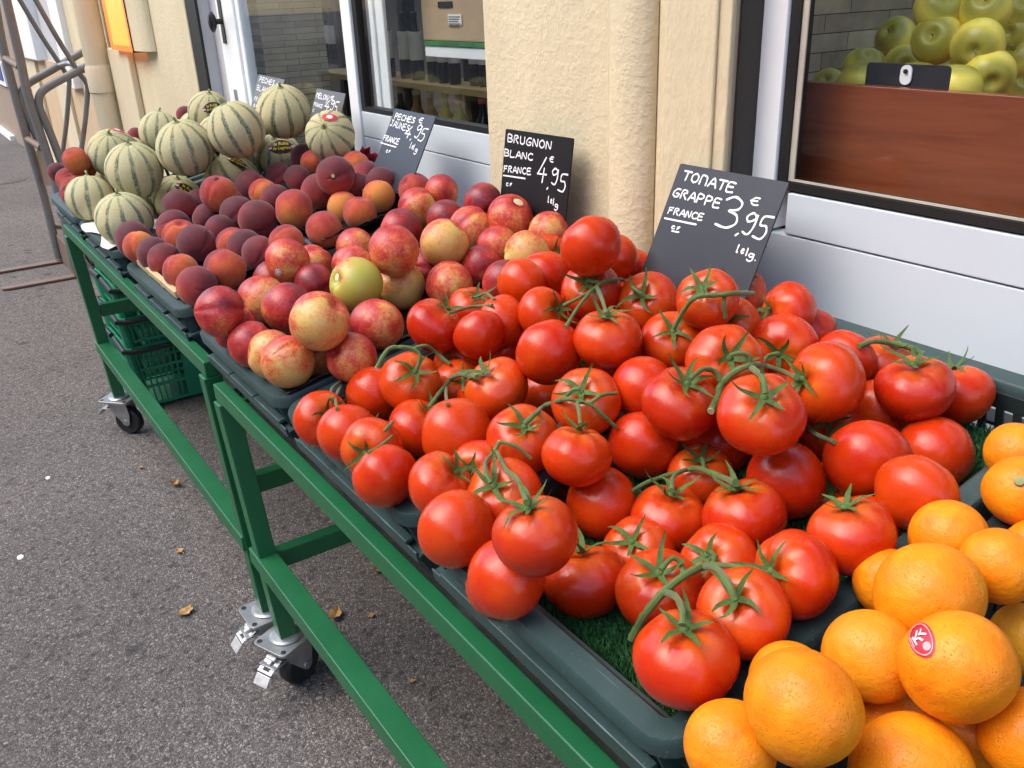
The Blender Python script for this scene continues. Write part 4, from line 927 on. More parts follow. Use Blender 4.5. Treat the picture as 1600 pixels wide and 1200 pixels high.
# wooden bin of yellow apples in the right window
yb0 = YW + .07
zbt = at(1243, 127, yb0).z
xs2 = -1.265
ab = thing('apple_bin', (xs2, yb0, zs), 'red brown wooden display bin of yellow apples in the right window', 'display bin')
b = MB(); b.box((xs2 + .002, yb0, zs - .15), (1.0, yb0 + .02, zbt)); b.build('front_board', M['board'], bevel=.001, **W2(ab))
b = MB(); b.box((xs2 + .002, yb0 + .021, zs - .02), (1.0, yb0 + .6, zs + .06)); b.build('base', M['board'], **W2(ab))
t0, t1 = at(1353, 134, yb0 + .03), at(1483, 137, yb0 + .03)
tg = thing('price_card', (t0.x, yb0 + .03, t0.z), 'back of a black price card with white clip slot behind the wooden bin', 'price card')
zt1 = at(1356, 97, yb0 + .03).z
b = MB(); b.prism(rounded(t0.x, t0.z - .02, t1.x, zt1, .006), 0, .003, Matrix.Translation((0, yb0 + .030, 0)) @ Matrix.Rotation(math.radians(90), 4, 'X')); b.build('card', M['slate2'], **W2(tg))
c0, c1 = at(1404, 132, yb0 + .024), at(1426, 102, yb0 + .024)
b = MB(); b.prism(rounded(c0.x, c0.z, c1.x, c1.z, (c1.x - c0.x) * .48, 8), 0, .002, Matrix.Translation((0, yb0 + .0262, 0)) @ Matrix.Rotation(math.radians(90), 4, 'X')); b.build('clip', M['poster_white'], **W2(tg))
b = MB(); b.lathe([(.003, 0), (.003, .002)], 10, Matrix.Translation(((c0.x + c1.x) / 2, yb0 + .0238, c1.z - .008)) @ Matrix.Rotation(math.radians(90), 4, 'X')); b.build('clip_hole', M['gasket'], **W2(tg))

# ------------------------------------------------------------------ carts
TILT = math.radians(10.7)
YF, ZR = .3564, 1.29 - .5259
def crate_M(x, s0=0): return Matrix.Translation((x, YF, ZR)) @ Matrix.Rotation(TILT, 4, 'X')
def slope(x, s, n): return crate_M(x) @ Vector((0, s, n))
def caster_parts(parent, x, y, head, lean=(0, 0)):
    """swivel caster with brake: plate+fork > wheel, brake pedal"""
    R = Matrix.Translation((x, y, 0)) @ Matrix.Rotation(head, 4, 'Z')
    b = MB()
    b.prism(rounded(-.052, -.044, .052, .044, .012, 3), .121, .127, R)
    b.lathe([(.030, .127), (.034, .129), (.030, .133), (.022, .134)], 24, R); b.lathe([(.036, .112), (.036, .121)], 24, R)
    for sx, sy in ((1, 1), (1, -1), (-1, 1), (-1, -1)): b.lathe([(.0055, .127), (.0055, .1282)], 10, R @ Matrix.Translation((sx * .041, sy * .033, 0)), mi=1)
    for sy in (-1, 1):
        side = [(-.034, .112), (.034, .112), (.020, .080), (-.012, .040), (-.024, .032), (-.034, .040), (-.040, .075)]
        b.prism(side, -.0015, .0015, R @ Matrix.Translation((0, sy * .021, 0)) @ Matrix.Rotation(math.radians(90), 4, 'X'))
    b.lathe([(.009, -.026), (.009, .026)], 12, R @ Matrix.Translation((-.02, 0, .046)) @ Matrix.Rotation(math.radians(90), 4, 'X'))
    b.box((.016, -.022, .088), (.060, .022, .092), R)
    ca = b.build('caster', [M['zinc'], M['rubber']], smooth='auto', bevel=.0008, **W2(parent))
    w = MB(); w.lathe([(.030, -.014), (.040, -.016), (.0455, -.010), (.046, 0), (.0455, .010), (.040, .016), (.030, .014)], 32, R @ Matrix.Translation((-.02, 0, .046)) @ Matrix.Rotation(math.radians(90), 4, 'X'))
    w.lathe([(.029, -.011), (.029, .011)], 24, R @ Matrix.Translation((-.02, 0, .046)) @ Matrix.Rotation(math.radians(90), 4, 'X'), mi=1)
    subkid(w, 'wheel', [M['rubber'], M['hub']], ca, smooth='auto')
    k = MB()
    T = R @ Matrix.Translation((.040, 0, .094)) @ Matrix.Rotation(math.radians(24), 4, 'Y') @ Matrix.Diagonal((.72, .74, .9, 1))
    k.box((0, -.026, 0), (.036, -.011, .003), T); k.box((0, .011, 0), (.036, .026, .003), T); k.box((.036, -.026, 0), (.044, .026, .003), T); k.box((-.006, -.026, 0), (0, .026, .003), T)
    k.box((.003, -.006, .002), (.020, .006, .010), T); k.box((-.004, -.016, .008), (.008, .016, .015), T)
    T2 = T @ Matrix.Translation((.046, 0, -.003)) @ Matrix.Rotation(math.radians(22), 4, 'Y')
    k.box((0, -.025, -.001), (.030, .025, .003), T2)
    subkid(k, 'brake_pedal', M['zinc_bright'], ca, bevel=.001)
    return ca
def cart(x0, x1, label, heads, bar_z, ztop, lean=0):
    t = thing('market_cart', ((x0 + x1) / 2, .63, 0), label, 'cart', 'green market carts')
    w = .034
    yb_, zb_ = .92, .74
    fz = ztop - .015                                             # centre height of the front rail
    b = MB()
    yr_ = .3705
    b.bar((x0, yr_, fz), (x1, yr_, fz), .022, .030); top = b.build('front_rail', M['green_paint'], bevel=.002, **W2(t))
    dz = math.tan(TILT)
    b = MB(); b.bar((x0, 1.005, fz + (.99 - yr_) * dz - .03), (x1, 1.005, fz + (.99 - yr_) * dz - .03), .02, w); b.build('back_rail', M['green_paint'], bevel=.002, **W2(t))
    for xx in (x0 + w / 2, x1 - w / 2):
        b = MB(); b.bar((xx, yr_ + .036, .590), (xx, .95 - .018, .590 + .54 * dz), w, w); b.build('side_rail', M['green_paint'], bevel=.002, **W2(t))
        for yy, yb2, zt2 in ((yr_ + .001, yr_ + .020, fz - .016), (.972, .95, .60 + .56 * dz)):
            b = MB(); b.bar((xx, yy, zt2), (xx + lean, yb2 + .008, .130), w, w, up=(0, 1, 0)); b.build('leg', M['green_paint'], bevel=.002, **W2(t))
        b = MB(); b.bar((xx, yr_ + .016 + w / 2, bar_z), (xx, .945 - w / 2, bar_z), w * .8, w * 1.15); b.build('cross_bar', M['green_paint'], bevel=.002, **W2(t))
    b = MB(); b.bar((x0 + .002, yr_ + .017, .306), (x1 - .002, yr_ + .017, .306), w + .006, w); b.build('bottom_rail', M['green_paint'], bevel=.002, **W2(t))
    # sheet metal shelf that carries the crates
    b = MB(); p = [slope(0, .022, -.145), slope(0, .64, -.145)]
    b.add([(x0 + .02, p[0].y, p[0].z), (x1 - .02, p[0].y, p[0].z), (x1 - .02, p[1].y, p[1].z), (x0 + .02, p[1].y, p[1].z),
           (x0 + .02, p[0].y, p[0].z - .012), (x1 - .02, p[0].y, p[0].z - .012), (x1 - .02, p[1].y, p[1].z - .012), (x0 + .02, p[1].y, p[1].z - .012)],
          [(0, 1, 2, 3), (7, 6, 5, 4), (0, 4, 5, 1), (1, 5, 6, 2), (2, 6, 7, 3), (3, 7, 4, 0)])
    b.build('crate_shelf', M['dirt_grey'], **W2(t))
    for (xx, yy), hd in zip(((x0 + w / 2 + lean, yr_ + .028), (x1 - w / 2 + lean, yr_ + .028), (x0 + w / 2 + lean, .958), (x1 - w / 2 + lean, .958)), heads):
        caster_parts(t, xx, yy, hd)
    return t
cart(-2.93, -1.538, 'green steel cart on casters under the melons, peaches and nectarines', [math.radians(222), math.radians(270), 1, 2], .425, .700)
cart(-1.500, .05, 'green steel cart on casters under the tomatoes and oranges', [math.radians(293), math.radians(240), 1.5, 2], .288, .672, .032)

# ------------------------------------------------------------------ crates
def crate(x0, x1, label, L=.625, pl='crate'):
    w = x1 - x0
    t = thing('produce_crate', (0, 0, 0), label, 'crate', 'green grey plastic crates on the carts')
    t.matrix_basis = crate_M(x0)
    # rim : rounded flat flange
    def loop(off, n, r): return [(x, y, n) for x, y in rounded(off, off, w - off, L - off, max(.006, r - off))]
    b = MB(); loops = [loop(.004, -.020, .034), loop(0, -.018, .034), loop(0, -.004, .034), loop(.003, 0, .034), loop(.024, -.001, .034), loop(.027, -.004, .034), loop(.029, -.020, .034)]
    nn = len(loops[0])
    for lp in loops: b.v += [Vector(p) for p in lp]
    for i in range(len(loops) - 1):
        for k in range(nn): b.f.append([i * nn + k, i * nn + (k + 1) % nn, (i + 1) * nn + (k + 1) % nn, (i + 1) * nn + k]); b.m.append(0)
    b.build('rim', M[pl], parent=t, smooth='auto')
    # walls: solid band with slots below
    b = MB(); o1, o2 = .030, .033
    b.box((o1, o1, -.072), (w - o1, o2 + .001, -.012)); b.box((o1, L - o2, -.032), (w - o1, L - o1, -.012)); b.box((o1, L - o2, -.138), (w - o1, L - o1, -.0725))
    b.box((o1, o2 + .002, -.028), (o2, L - o2 - .001, -.012)); b.box((w - o2, o2 + .002, -.028), (w - o1, L - o2 - .001, -.012))
    b.box((o1, o2 + .002, -.138), (o2, L - o2 - .001, -.0725)); b.box((w - o2, o2 + .002, -.138), (w - o1, L - o2 - .001, -.0725))
    b.box((o1, o1, -.138), (w - o1, o2 + .001, -.0725))
    q = .040
    while q < L - .04:
        for xx in (o1, w - o2): b.box((xx, q, -.072), (xx + .003, q + .009, -.0285))
        q += .0195
    q = .04
    while q < w - .04:
        b.box((q, L - o2, -.072), (q + .009, L - o1, -.0325)); q += .0195
    b.build('slotted_wall', M['crate_dark'], parent=t)
    # lower ledge with raised bars and gussets
    b = MB()
    for a, c in (((.008, .004, -.060), (w - .008, .0295, -.055)), ((.008, L - .0295, -.060), (w - .008, L - .004, -.055)), ((.004, .031, -.060), (.0295, L - .031, -.055)), ((w - .0295, .031, -.060), (w - .004, L - .031, -.055))): b.box(a, c)
    b.box((.010, .001, -.066), (w - .010, .0039, -.050))
    for xx in (.030, w * .5 - .055, w - .14): b.box((xx, .0005, -.0498), (xx + .11, .012, -.044))
    nG = 5
    for k in range(nG):
        xx = .022 + (w - .044) * k / (nG - 1)
        b.prism([(.006, -.022), (.029, -.022), (.029, -.0545), (.012, -.0545)], -.0016, .0016, Matrix.Translation((xx, 0, 0)) @ Matrix(((0, 0, 1, 0), (1, 0, 0, 0), (0, 1, 0, 0), (0, 0, 0, 1))))
        b.prism([(.006, -.067), (.029, -.067), (.029, -.125), (.026, -.125)], -.0016, .0016, Matrix.Translation((xx, 0, 0)) @ Matrix(((0, 0, 1, 0), (1, 0, 0, 0), (0, 1, 0, 0), (0, 0, 0, 1))))
    b.build('outer_ledge', M[pl], parent=t, bevel=.0012)
    b = MB(); b.box((o2, o2, -.140), (w - o2, L - o2, -.134)); b.build('base', M['crate_dark'], parent=t)
    return t
crates = dict(
    W=crate(-3.08, -2.665, 'crate of pinkish peaches at the far left end'),
    M=crate(-2.625, -2.195, 'crate holding the melons, with white paper on its front rim'),
    P=crate(-2.085, -1.655, 'crate holding the purple peaches, with a pale wooden slat inside'),
    N=crate(-1.545, -1.146, 'crate holding the nectarines, left end of the second cart'),
    T=crate(-1.132, -.752, 'left one of the two tomato crates'),
    U=crate(-.736, -.348, 'right one of the two tomato crates, next to the oranges'),
    O=crate(-.332, .06, 'crate holding the oranges in the right corner', pl='crate_dark'))  # darker tone paints in the shade on the orange crate

# white card between the tomato and orange crates, seen through the slots
o = MB(); o.box((-.3775, .05, -.10), (-.3765, .60, -.022)); o = o.build('card_strip', M['paper']); o.matrix_basis = crate_M(0); tag(o, 'white card strip behind the slots of the crate wall beside the oranges', 'card')
# artificial turf mats in the tomato crates
def turf(x0, x1, label, nblade):
    w = x1 - x0; L = .625
    o = MB(); r = random.Random(5)
    o.box((.046, .052, -.074), (w - .042, L - .042, -.062))
    base = o.build('turf_mat', [M['turf_base'], M['turf']]); base.matrix_basis = crate_M(x0)
    v = [tuple(p.co) for p in base.data.vertices]; f = [tuple(p.vertices) for p in base.data.polygons]; mi = [0] * len(f)
    for i in range(nblade):
        x = r.uniform(.046, w - .042); y = r.uniform(.052, L - .042) if i % 3 else r.uniform(.052, .22)
        a = r.uniform(0, 6.28); h = r.uniform(.007, .014); ln = r.uniform(.002, .008); wd = .0011
        b0 = len(v); ca, sa = math.cos(a), math.sin(a); d = r.uniform(0, 6.28)
        v += [(x - ca * wd, y - sa * wd, -.062), (x + ca * wd, y + sa * wd, -.062), (x + math.cos(d) * ln + ca * wd * .4, y + math.sin(d) * ln + sa * wd * .4, -.062 + h), (x + math.cos(d) * ln - ca * wd * .4, y + math.sin(d) * ln - sa * wd * .4, -.062 + h)]
        f.append((b0, b0 + 1, b0 + 2, b0 + 3)); mi.append(1)
    me = bpy.data.meshes.new('turf_mat'); me.from_pydata(v, [], f); me.materials.append(M['turf_base']); me.materials.append(M['turf']); me.polygons.foreach_set('material_index', mi)
    base.data = me
    tag(base, label, 'artificial turf', None)
    return base
turf(-1.132, -.752, 'green artificial turf mat under the left tomatoes', 30000)
turf(-.736, -.348, 'green artificial turf mat with straw bits at the front right of the tomatoes', 45000)
# wooden trays turned over under the turf
for x0, x1, lb in ((-1.132, -.752, 'upturned wooden tray under the left turf mat'), (-.736, -.348, 'upturned wooden tray under the right turf mat')):
    o = MB(); w = x1 - x0; o.box((.044, .050, -.132), (w - .040, .056, -.0755)); o.box((.044, .058, -.084), (w - .040, .58, -.0755)); o.box((.044, .574, -.132), (w - .040, .580, -.086))
    o = o.build('wooden_tray', M['slat_wood']); o.matrix_basis = crate_M(x0); tag(o, lb, 'wooden tray', 'upturned wooden trays')
# dried bits on the turf
for k in range(16):
    p = slope(-.736 + rnd.uniform(.06, .34), rnd.uniform(.07, .2), -.051)
    b = MB(); a = rnd.uniform(0, 3.1); l = rnd.uniform(.003, .007)
    b.box((-l, -.0011, -.0005), (l, .0011, .0005)); o = b.build('straw_bit', M['slat_wood']); o.location = p; o.rotation_euler = (TILT + rnd.uniform(-.3, .3), rnd.uniform(-.3, .3), a)
    tag(o, 'tiny pale straw bit lying on the turf by the tomatoes', 'straw', 'straw bits on the turf')

# black plastic liners
def liner(x0, x1, s0, s1, n0, label, lift=.03, name='plastic_liner'):
    nx, ns = 26, 34; b = MB(); v = []; f = []
    for j in range(ns + 1):
        for i in range(nx + 1):
            u, q = i / nx, j / ns; e = min(u, 1 - u, q, 1 - q)
            n = n0 + lift * max(0, 1 - e / .10) ** 1.5 + .006 * noise.noise((u * 9 + x0 * 7, q * 11, 3.1)) + .003 * noise.noise((u * 30, q * 30, x0))
            v.append(slope(x0 + (x1 - x0) * u + .004 * noise.noise((q * 8, u * 3, 1)), s0 + (s1 - s0) * q + .004 * noise.noise((u * 9, 2, q)), n))
    for j in range(ns):
        for i in range(nx): k = j * (nx + 1) + i; f.append((k, k + 1, k + nx + 2, k + nx + 1))
    b.add(v, f); o = b.build(name, M['liner'], smooth=True)
    s = o.modifiers.new('solid', 'SOLIDIFY'); s.thickness = .0012
    return tag(o, label, 'plastic liner')
liner(-1.525, -1.150, .020, .61, -.016, 'crinkled black plastic liner under the nectarines', .022)
liner(-2.19, -1.650, .062, .30, .003, 'black plastic tray under the front peaches', .022)
liner(-2.15, -1.640, .31, .615, .003, 'black plastic tray under the rear peaches beside the nectarines', .030)
# pale wooden slat along the peach crate, with a knot
b = MB(); L0 = .30
for k in range(3): b.box((k * .105, 0, 0), (k * .105 + .098, .012, .016))
for k in range(2): b.box((k * .105 + .094, -.001, -.001), (k * .105 + .110, .013, .017))
o = b.build('wood_batten', M['slat_wood'], bevel=.0025); p = slope(-2.03, .020, .001); o.matrix_basis = Matrix.Translation(p) @ Matrix.Rotation(TILT, 4, 'X')
tag(o, 'pale wooden batten with knots along the front rim of the peach crate', 'batten')
# white paper sheet over the melon crate rim
b = MB(); v = []; f = []
for j in range(9):
    for i in range(13):
        u, q = i / 12, j / 8
        v.append(slope(-2.55 + .33 * u, .004 + .17 * q - .012 * math.sin(u * 9), .006 - .03 * max(0, q - .1) + .006 * noise.noise((u * 6, q * 5, 0))))
for j in range(8):
    for i in range(12): k = j * 13 + i; f.append((k, k + 1, k + 14, k + 13))
b.add(v, f); o = b.build('paper_sheet', M['paper'], smooth=True); s = o.modifiers.new('solid', 'SOLIDIFY'); s.thickness = .001
tag(o, 'white paper sheet folded over the front rim of the melon crate', 'paper')
# red tissue scraps among the peaches
for i, (px, py, d) in enumerate(((246, 440, .11), (258, 380, .13), (240, 375, .09), (573, 247, .6))):
    p = at(px, py, D=1) - EYE
    # on the crate slope just above the liner
    best = None
    for t in range(100, 320):
        q = EYE + p * (t / 100); s_ = crate_M(0).inverted() @ q
        if s_.z < (-.03 if i != 3 else .03): best = q; break
    if best is None: continue
    b = MB(); v = []; f = []
    for j in range(6):
        for k in range(6):
            u, q = k / 5 - .5, j / 5 - .5; v.append((u * .06, q * .045, .02 * noise.noise((u * 4 + i, q * 4, 2)) + .03 * u * u))
    for j in range(5):
        for k in range(5): a = j * 6 + k; f.append((a, a + 1, a + 7, a + 6))
    b.add(v, f); o = b.build('tissue_scrap', M['redpaper'], smooth=True); o.location = best; o.rotation_euler = (.7, .2 * i, i)
    sd = o.modifiers.new('solid', 'SOLIDIFY'); sd.thickness = .0006
    tag(o, ['red tissue scrap at the front rim of the peach crate', 'red tissue scrap between the front peaches', 'small red tissue scrap left among the front peaches', 'pointed red tissue at the back of the peaches by the sign'][i], 'tissue paper', 'red tissue scraps')

# ------------------------------------------------------------------ fruit
def grid_ball(nu, nv, fn):
    v = []; f = []
    v.append(fn(0, 0))
    for j in range(1, nv):
        for i in range(nu): v.append(fn(math.pi * j / nv, 2 * math.pi * i / nu))
    v.append(fn(math.pi, 0)); e = len(v) - 1
    for i in range(nu): f.append((0, 1 + i, 1 + (i + 1) % nu))
    for j in range(nv - 2):
        for i in range(nu): a = 1 + j * nu; f.append((a + i, a + nu + i, a + nu + (i + 1) % nu, a + (i + 1) % nu))
    a = 1 + (nv - 2) * nu
    for i in range(nu): f.append((a + i, e, a + (i + 1) % nu))
    return v, f
def mesh_of(name, v, f, mats):
    me = bpy.data.meshes.new(name); me.from_pydata([tuple(p) for p in v], [], f)
    for m in (mats if isinstance(mats, list) else [mats]): me.materials.append(m)
    bm = bmesh.new(); bm.from_mesh(me); bmesh.ops.recalc_face_normals(bm, faces=bm.faces[:]); bm.to_mesh(me); bm.free()
    me.polygons.foreach_set('use_smooth', [True] * len(me.polygons)); return me
def tomato_fn(seed):
    r = random.Random(seed); nl = r.choice([4, 5, 5, 6, 7]); ph = r.uniform(0, 6); fl = r.uniform(.80, .92); am = r.uniform(.012, .048); o = seed * 3.7
    def fn(th, ph_):
        top = max(0, math.cos(th)); s = math.sin(th)
        R = 1 + am * math.cos(nl * ph_ + ph) * s * (.25 + top) + .035 * noise.noise((s * math.cos(ph_) * .9 + o, s * math.sin(ph_) * .9, math.cos(th)))
        z = math.cos(th) * fl * R - .20 * math.exp(-(th / .30) ** 2) - .02 * math.exp(-((math.pi - th) / .25) ** 2)
        w = s * R * (1 - .02 * math.cos(th)) * (1 + .05 * math.sin(2 * th))
        return (w * math.cos(ph_), w * math.sin(ph_), z)
    return fn
def stone_fn(seed, point=.04):
    r = random.Random(seed); o = seed * 2.3; ex = r.uniform(.96, 1.04)
    def fn(th, p):
        s = math.sin(th)
        suture = .075 * math.exp(-((((p + 1.75 + math.pi) % (2 * math.pi)) - math.pi) / .15) ** 2) * s ** .6
        R = 1 - suture + .03 * noise.noise((s * math.cos(p) * 1.1 + o, s * math.sin(p) * 1.1, math.cos(th) * 1.1))
        z = math.cos(th) * R * .97 - .24 * math.exp(-(th / .26) ** 2) - point * math.exp(-((math.pi - th) / .3) ** 2)
        return (s * R * math.cos(p) * ex, s * R * math.sin(p), z)
    return fn
def orange_fn(seed):
    o = seed * 5.1
    def fn(th, p):
        s = math.sin(th); R = 1 + .035 * noise.noise((s * math.cos(p) + o, s * math.sin(p), math.cos(th)))
        return (s * R * math.cos(p), s * R * math.sin(p), math.cos(th) * R * .95 - .05 * math.exp(-(th / .2) ** 2))
    return fn
def melon_fn(seed):
    o = seed * 1.9
    def fn(th, p):
        s = math.sin(th); groove = .022 * max(0, math.cos(10 * p)) ** 5 * s
        R = 1 - groove + .03 * noise.noise((s * math.cos(p) + o, s * math.sin(p), math.cos(th)))
        return (s * R * math.cos(p), s * R * math.sin(p), math.cos(th) * R * .98 - .05 * math.exp(-(th / .22) ** 2))
    return fn
def apple_fn(seed):
    o = seed * 4.4
    def fn(th, p):
        s = math.sin(th); R = 1 + .03 * noise.noise((s * math.cos(p) + o, s * math.sin(p), math.cos(th))) + .02 * math.cos(5 * p) * max(0, -math.cos(th))
        return (s * R * math.cos(p) * (1 + .05 * math.cos(th)), s * R * math.sin(p) * (1 + .05 * math.cos(th)), math.cos(th) * R * .93 - .28 * math.exp(-(th / .24) ** 2) + .15 * math.exp(-((math.pi - th) / .25) ** 2))
    return fn
ME = dict(T=[mesh_of('tomato', *grid_ball(44, 30, tomato_fn(k)), M['tomato']) for k in range(8)],
          N=[mesh_of('nectarine', *grid_ball(48, 30, stone_fn(k)), M['nectarine']) for k in range(6)],
          P=[mesh_of('peach', *grid_ball(48, 28, stone_fn(k + 20, -.03)), M['peach']) for k in range(6)],
          O=[mesh_of('orange', *grid_ball(48, 32, orange_fn(k)), M['orange']) for k in range(5)],
          M=[mesh_of('melon', *grid_ball(120, 36, melon_fn(k)), M['melon']) for k in range(5)],
          A=[mesh_of('apple', *grid_ball(40, 28, apple_fn(k)), M['apple']) for k in range(4)])
ME['WP'] = ME['P']
# calyx meshes: sepals over the shoulder of a unit tomato, with a short pedicel
def calyx_mesh(seed, pedicel=True):
    r = random.Random(100 + seed); b = MB(); ns = r.choice([5, 5, 6])
    for k in range(ns):
        a = 2 * math.pi * k / ns + r.uniform(-.25, .25); L = r.uniform(.46, .86); curl = r.uniform(-.12, .55); n = 8; v = []; tw = r.uniform(-.5, .5)
        for i in range(n + 1):
            q = i / n; rad = .04 + L * q
            zz = .735 + .16 * min(1, rad / .38) - .20 * max(0, rad - .38) ** 1.2 + curl * q ** 3 + .02
            wd = (.062 * (1 - q) ** .7 * (.55 + .8 * math.sin(min(1, q * 2.2 + .25) * 1.57)) + .008)
            aa = a + tw * q * q
            ca, sa = math.cos(aa), math.sin(aa)
            for sgn, dz in ((-1, .012), (0, -.004), (1, .012)): v.append((ca * rad - sa * wd * sgn, sa * rad + ca * wd * sgn, zz + dz))
        f = []
        for i in range(n):
            for j in range(2): c = i * 3 + j; f.append((c, c + 1, c + 4, c + 3))
        b.add(v, f)
    b.lathe([(.11, .755), (.09, .80), (.055, .83)], 10)
    if pedicel: b.tube([(0, 0, .78), (.01, .02, .92), (.04, .03, 1.06)], [.06, .050, .055], 8)
    me = mesh_of('calyx', b.v, b.f, M['calyx'])
    return me
CAL = [calyx_mesh(k) for k in range(9)] ; CAL0 = [calyx_mesh(k + 9, False) for k in range(9)]
def stem_mesh():
    b = MB(); b.lathe([(.17, .90), (.12, .955), (.075, .99)], 14); b.tube([(0, 0, .97), (.01, .0, 1.06), (.05, .02, 1.15)], [.06, .045, .055], 9)
    return mesh_of('stalk', b.v, b.f, M['melon_stem'])
STEM = stem_mesh()
def kidmesh(name, me, parent):
    o = bpy.data.objects.new(name, me); C.objects.link(o); o.parent = parent; return o
NAMES = dict(T='tomato', N='nectarine', P='peach', O='orange', M='melon', WP='peach')
GRP = dict(T='tomatoes on the vine', N='nectarines in the crate', P='dark peaches in the crate', O='oranges in the crate', M='melons on the cart', WP='pinkish peaches left of the melons')
vine_attached = []
FO = {}
cnt = {}
balls = []
for k, p, r, ax, e, px, label in FRUIT:
    i = cnt.get(k, 0); cnt[k] = i + 1
    me = ME[k][i % len(ME[k])]
    o = bpy.data.objects.new(NAMES[k], me); C.objects.link(o)
    P_ = Vector(p); view = (P_ - EYE).normalized(); right = view.cross(Vector((0, 0, 1))).normalized(); up = right.cross(view)
    rr = random.Random(i * 13 + ord(k[0]))
    if ax: A = Vector(ax)
    elif k == 'T': A = (view * rr.uniform(.5, 1) + up * rr.uniform(-.2, .9) + right * rr.uniform(-.6, .6))
    elif k == 'O': A = (view * rr.uniform(.2, 1) + up * rr.uniform(.2, 1) + right * rr.uniform(-.8, .8)) if px != (1595, 768) else Vector(ax)
    elif k in 'NPWP': A = (up * rr.uniform(.2, 1.0) + view * rr.uniform(-.1, .9) + right * rr.uniform(-.9, .9))
    else: A = Vector((rr.uniform(-.4, .4), rr.uniform(-.4, .4), 1))
    A.normalize()
    if k in ('N', 'P', 'WP'):
        # the pale side (local +x) points where the fruit shows yellow
        pale = (-view * rr.uniform(.3, 1) - up * rr.uniform(.1, 1.0) + right * rr.uniform(-.2, 1.0)) if (e or 0) > .12 else (-up * rr.uniform(.5, 1) + view * rr.uniform(-.2, .8) + right * rr.uniform(-.8, .8))
        pale.normalize(); zx = A - pale * A.dot(pale); zx.normalize(); yx = zx.cross(pale)
        R = Matrix((pale, yx, zx)).transposed().to_4x4()
        o['blush'] = float(e if e is not None else .2); o['green'] = 1.0 if px == (557, 444) else (.25 if (e or 0) > .9 else 0.0)
    else:
        R = A.to_track_quat('Z', 'Y').to_matrix().to_4x4() @ Matrix.Rotation(rr.uniform(0, 6.28), 4, 'Z')
    if k == 'O': o['green'] = .55 if px == (1606, 1000) else (.25 if px == (1360, 1024) else 0.0)
    sc = r * {'T': 1.09, 'M': 1.02, 'N': 1.07, 'P': 1.07, 'WP': 1.06}.get(k, 1.02)
    o.matrix_basis = Matrix.Translation(P_) @ R @ Matrix.Diagonal((sc, sc, sc, 1))
    tag(o, label or {'T': 'red tomato buried deep in the heap', 'N': 'nectarine buried under the others', 'P': 'peach buried under the others', 'O': 'orange buried under the others', 'M': 'melon buried under the others', 'WP': 'pinkish peach buried under the others'}[k], NAMES[k], GRP[k])
    if k == 'T' and (ax or label is None): kidmesh('calyx', (CAL0 if ax else CAL)[i % 9], o)
    if k == 'M': kidmesh('stalk', STEM, o)
    balls.append((k, P_, r, px, o))
    if px: FO[px] = (o, P_, r, R, A)

def hit(px, py, kinds=('T',)):
    d = ray(px, py); d.normalize(); best = None
    for k, c, r, _, o in balls:
        if k not in kinds: continue
        m = c - EYE; bq = d.dot(m); q = m.dot(m) - r * r; disc = bq * bq - q
        if disc > 0:
            t = bq - math.sqrt(disc)
            if best is None or t < best[0]: best = (t, o, c, r)
    return best, d

# vines
def vine(label, strands, parent=None):
    """strands: list of (points px, radius start, radius end, cut?)"""
    root = None
    for si, (pts, r0, r1, cut) in enumerate(strands):
        ds = []
        for (x, y) in pts:
            h, d = hit(x, y); ds.append(h[0] - .011 if h else None)
        known = [q for q in ds if q]
        if not known: continue
        for i in range(len(ds)):
            if ds[i] is None: ds[i] = min((abs(i - j), ds[j]) for j in range(len(ds)) if ds[j])[1]
        ds2 = [min(ds[max(0, i - 1):i + 2]) * .5 + .5 * ds[i] for i in range(len(ds))]
        P3 = [EYE + ray(x, y).normalized() * t for (x, y), t in zip(pts, ds2)]
        # resample
        out = []; N = 6
        for i in range(len(P3) - 1):
            a = P3[max(0, i - 1)]; b0 = P3[i]; c = P3[i + 1]; d = P3[min(len(P3) - 1, i + 2)]
            for k in range(N):
                t = k / N; out.append(.5 * ((2 * b0) + (c - a) * t + (2 * a - 5 * b0 + 4 * c - d) * t * t + (3 * b0 - a - 3 * c + d) * t ** 3))
        out.append(P3[-1]); n = len(out)
        rad = [.86 * (r0 + (r1 - r0) * i / (n - 1)) * (.88) * (1 + .26 * noise.noise((i * .5, si * 3.3, r0 * 900))) for i in range(n)]
        for i in range(3):
            rad[-1 - i] *= 1.0 + .18 * (3 - i) / 3
        b = MB()
        b.tube(out, rad, 9)
        if cut: b.tube([out[0] - (out[1] - out[0]).normalized() * .0008, out[0]], [rad[0] * .9, rad[0] * .98], 9, mi=1)
        if root is None:
            o = b.build('vine_stalk', [M['vine'], M['vine_cut']], smooth='auto'); root = tag(o, label, 'vine stalk', 'green tomato vine stalks')
        else:
            o = b.build('side_stalk', [M['vine'], M['vine_cut']], smooth='auto', parent=root)
    return root
def z(ox, oy, s, pts): return [(ox + x / s, oy + y / s) for x, y in pts]
E_ = lambda *p: z(850, 650, 3.2, p)
B_ = lambda *p: z(850, 330, 3.2, p)
A_ = lambda *p: z(450, 330, 3.2, p)
D_ = lambda *p: z(450, 600, 3.2, p)
C_ = lambda *p: z(1200, 450, 3, p)
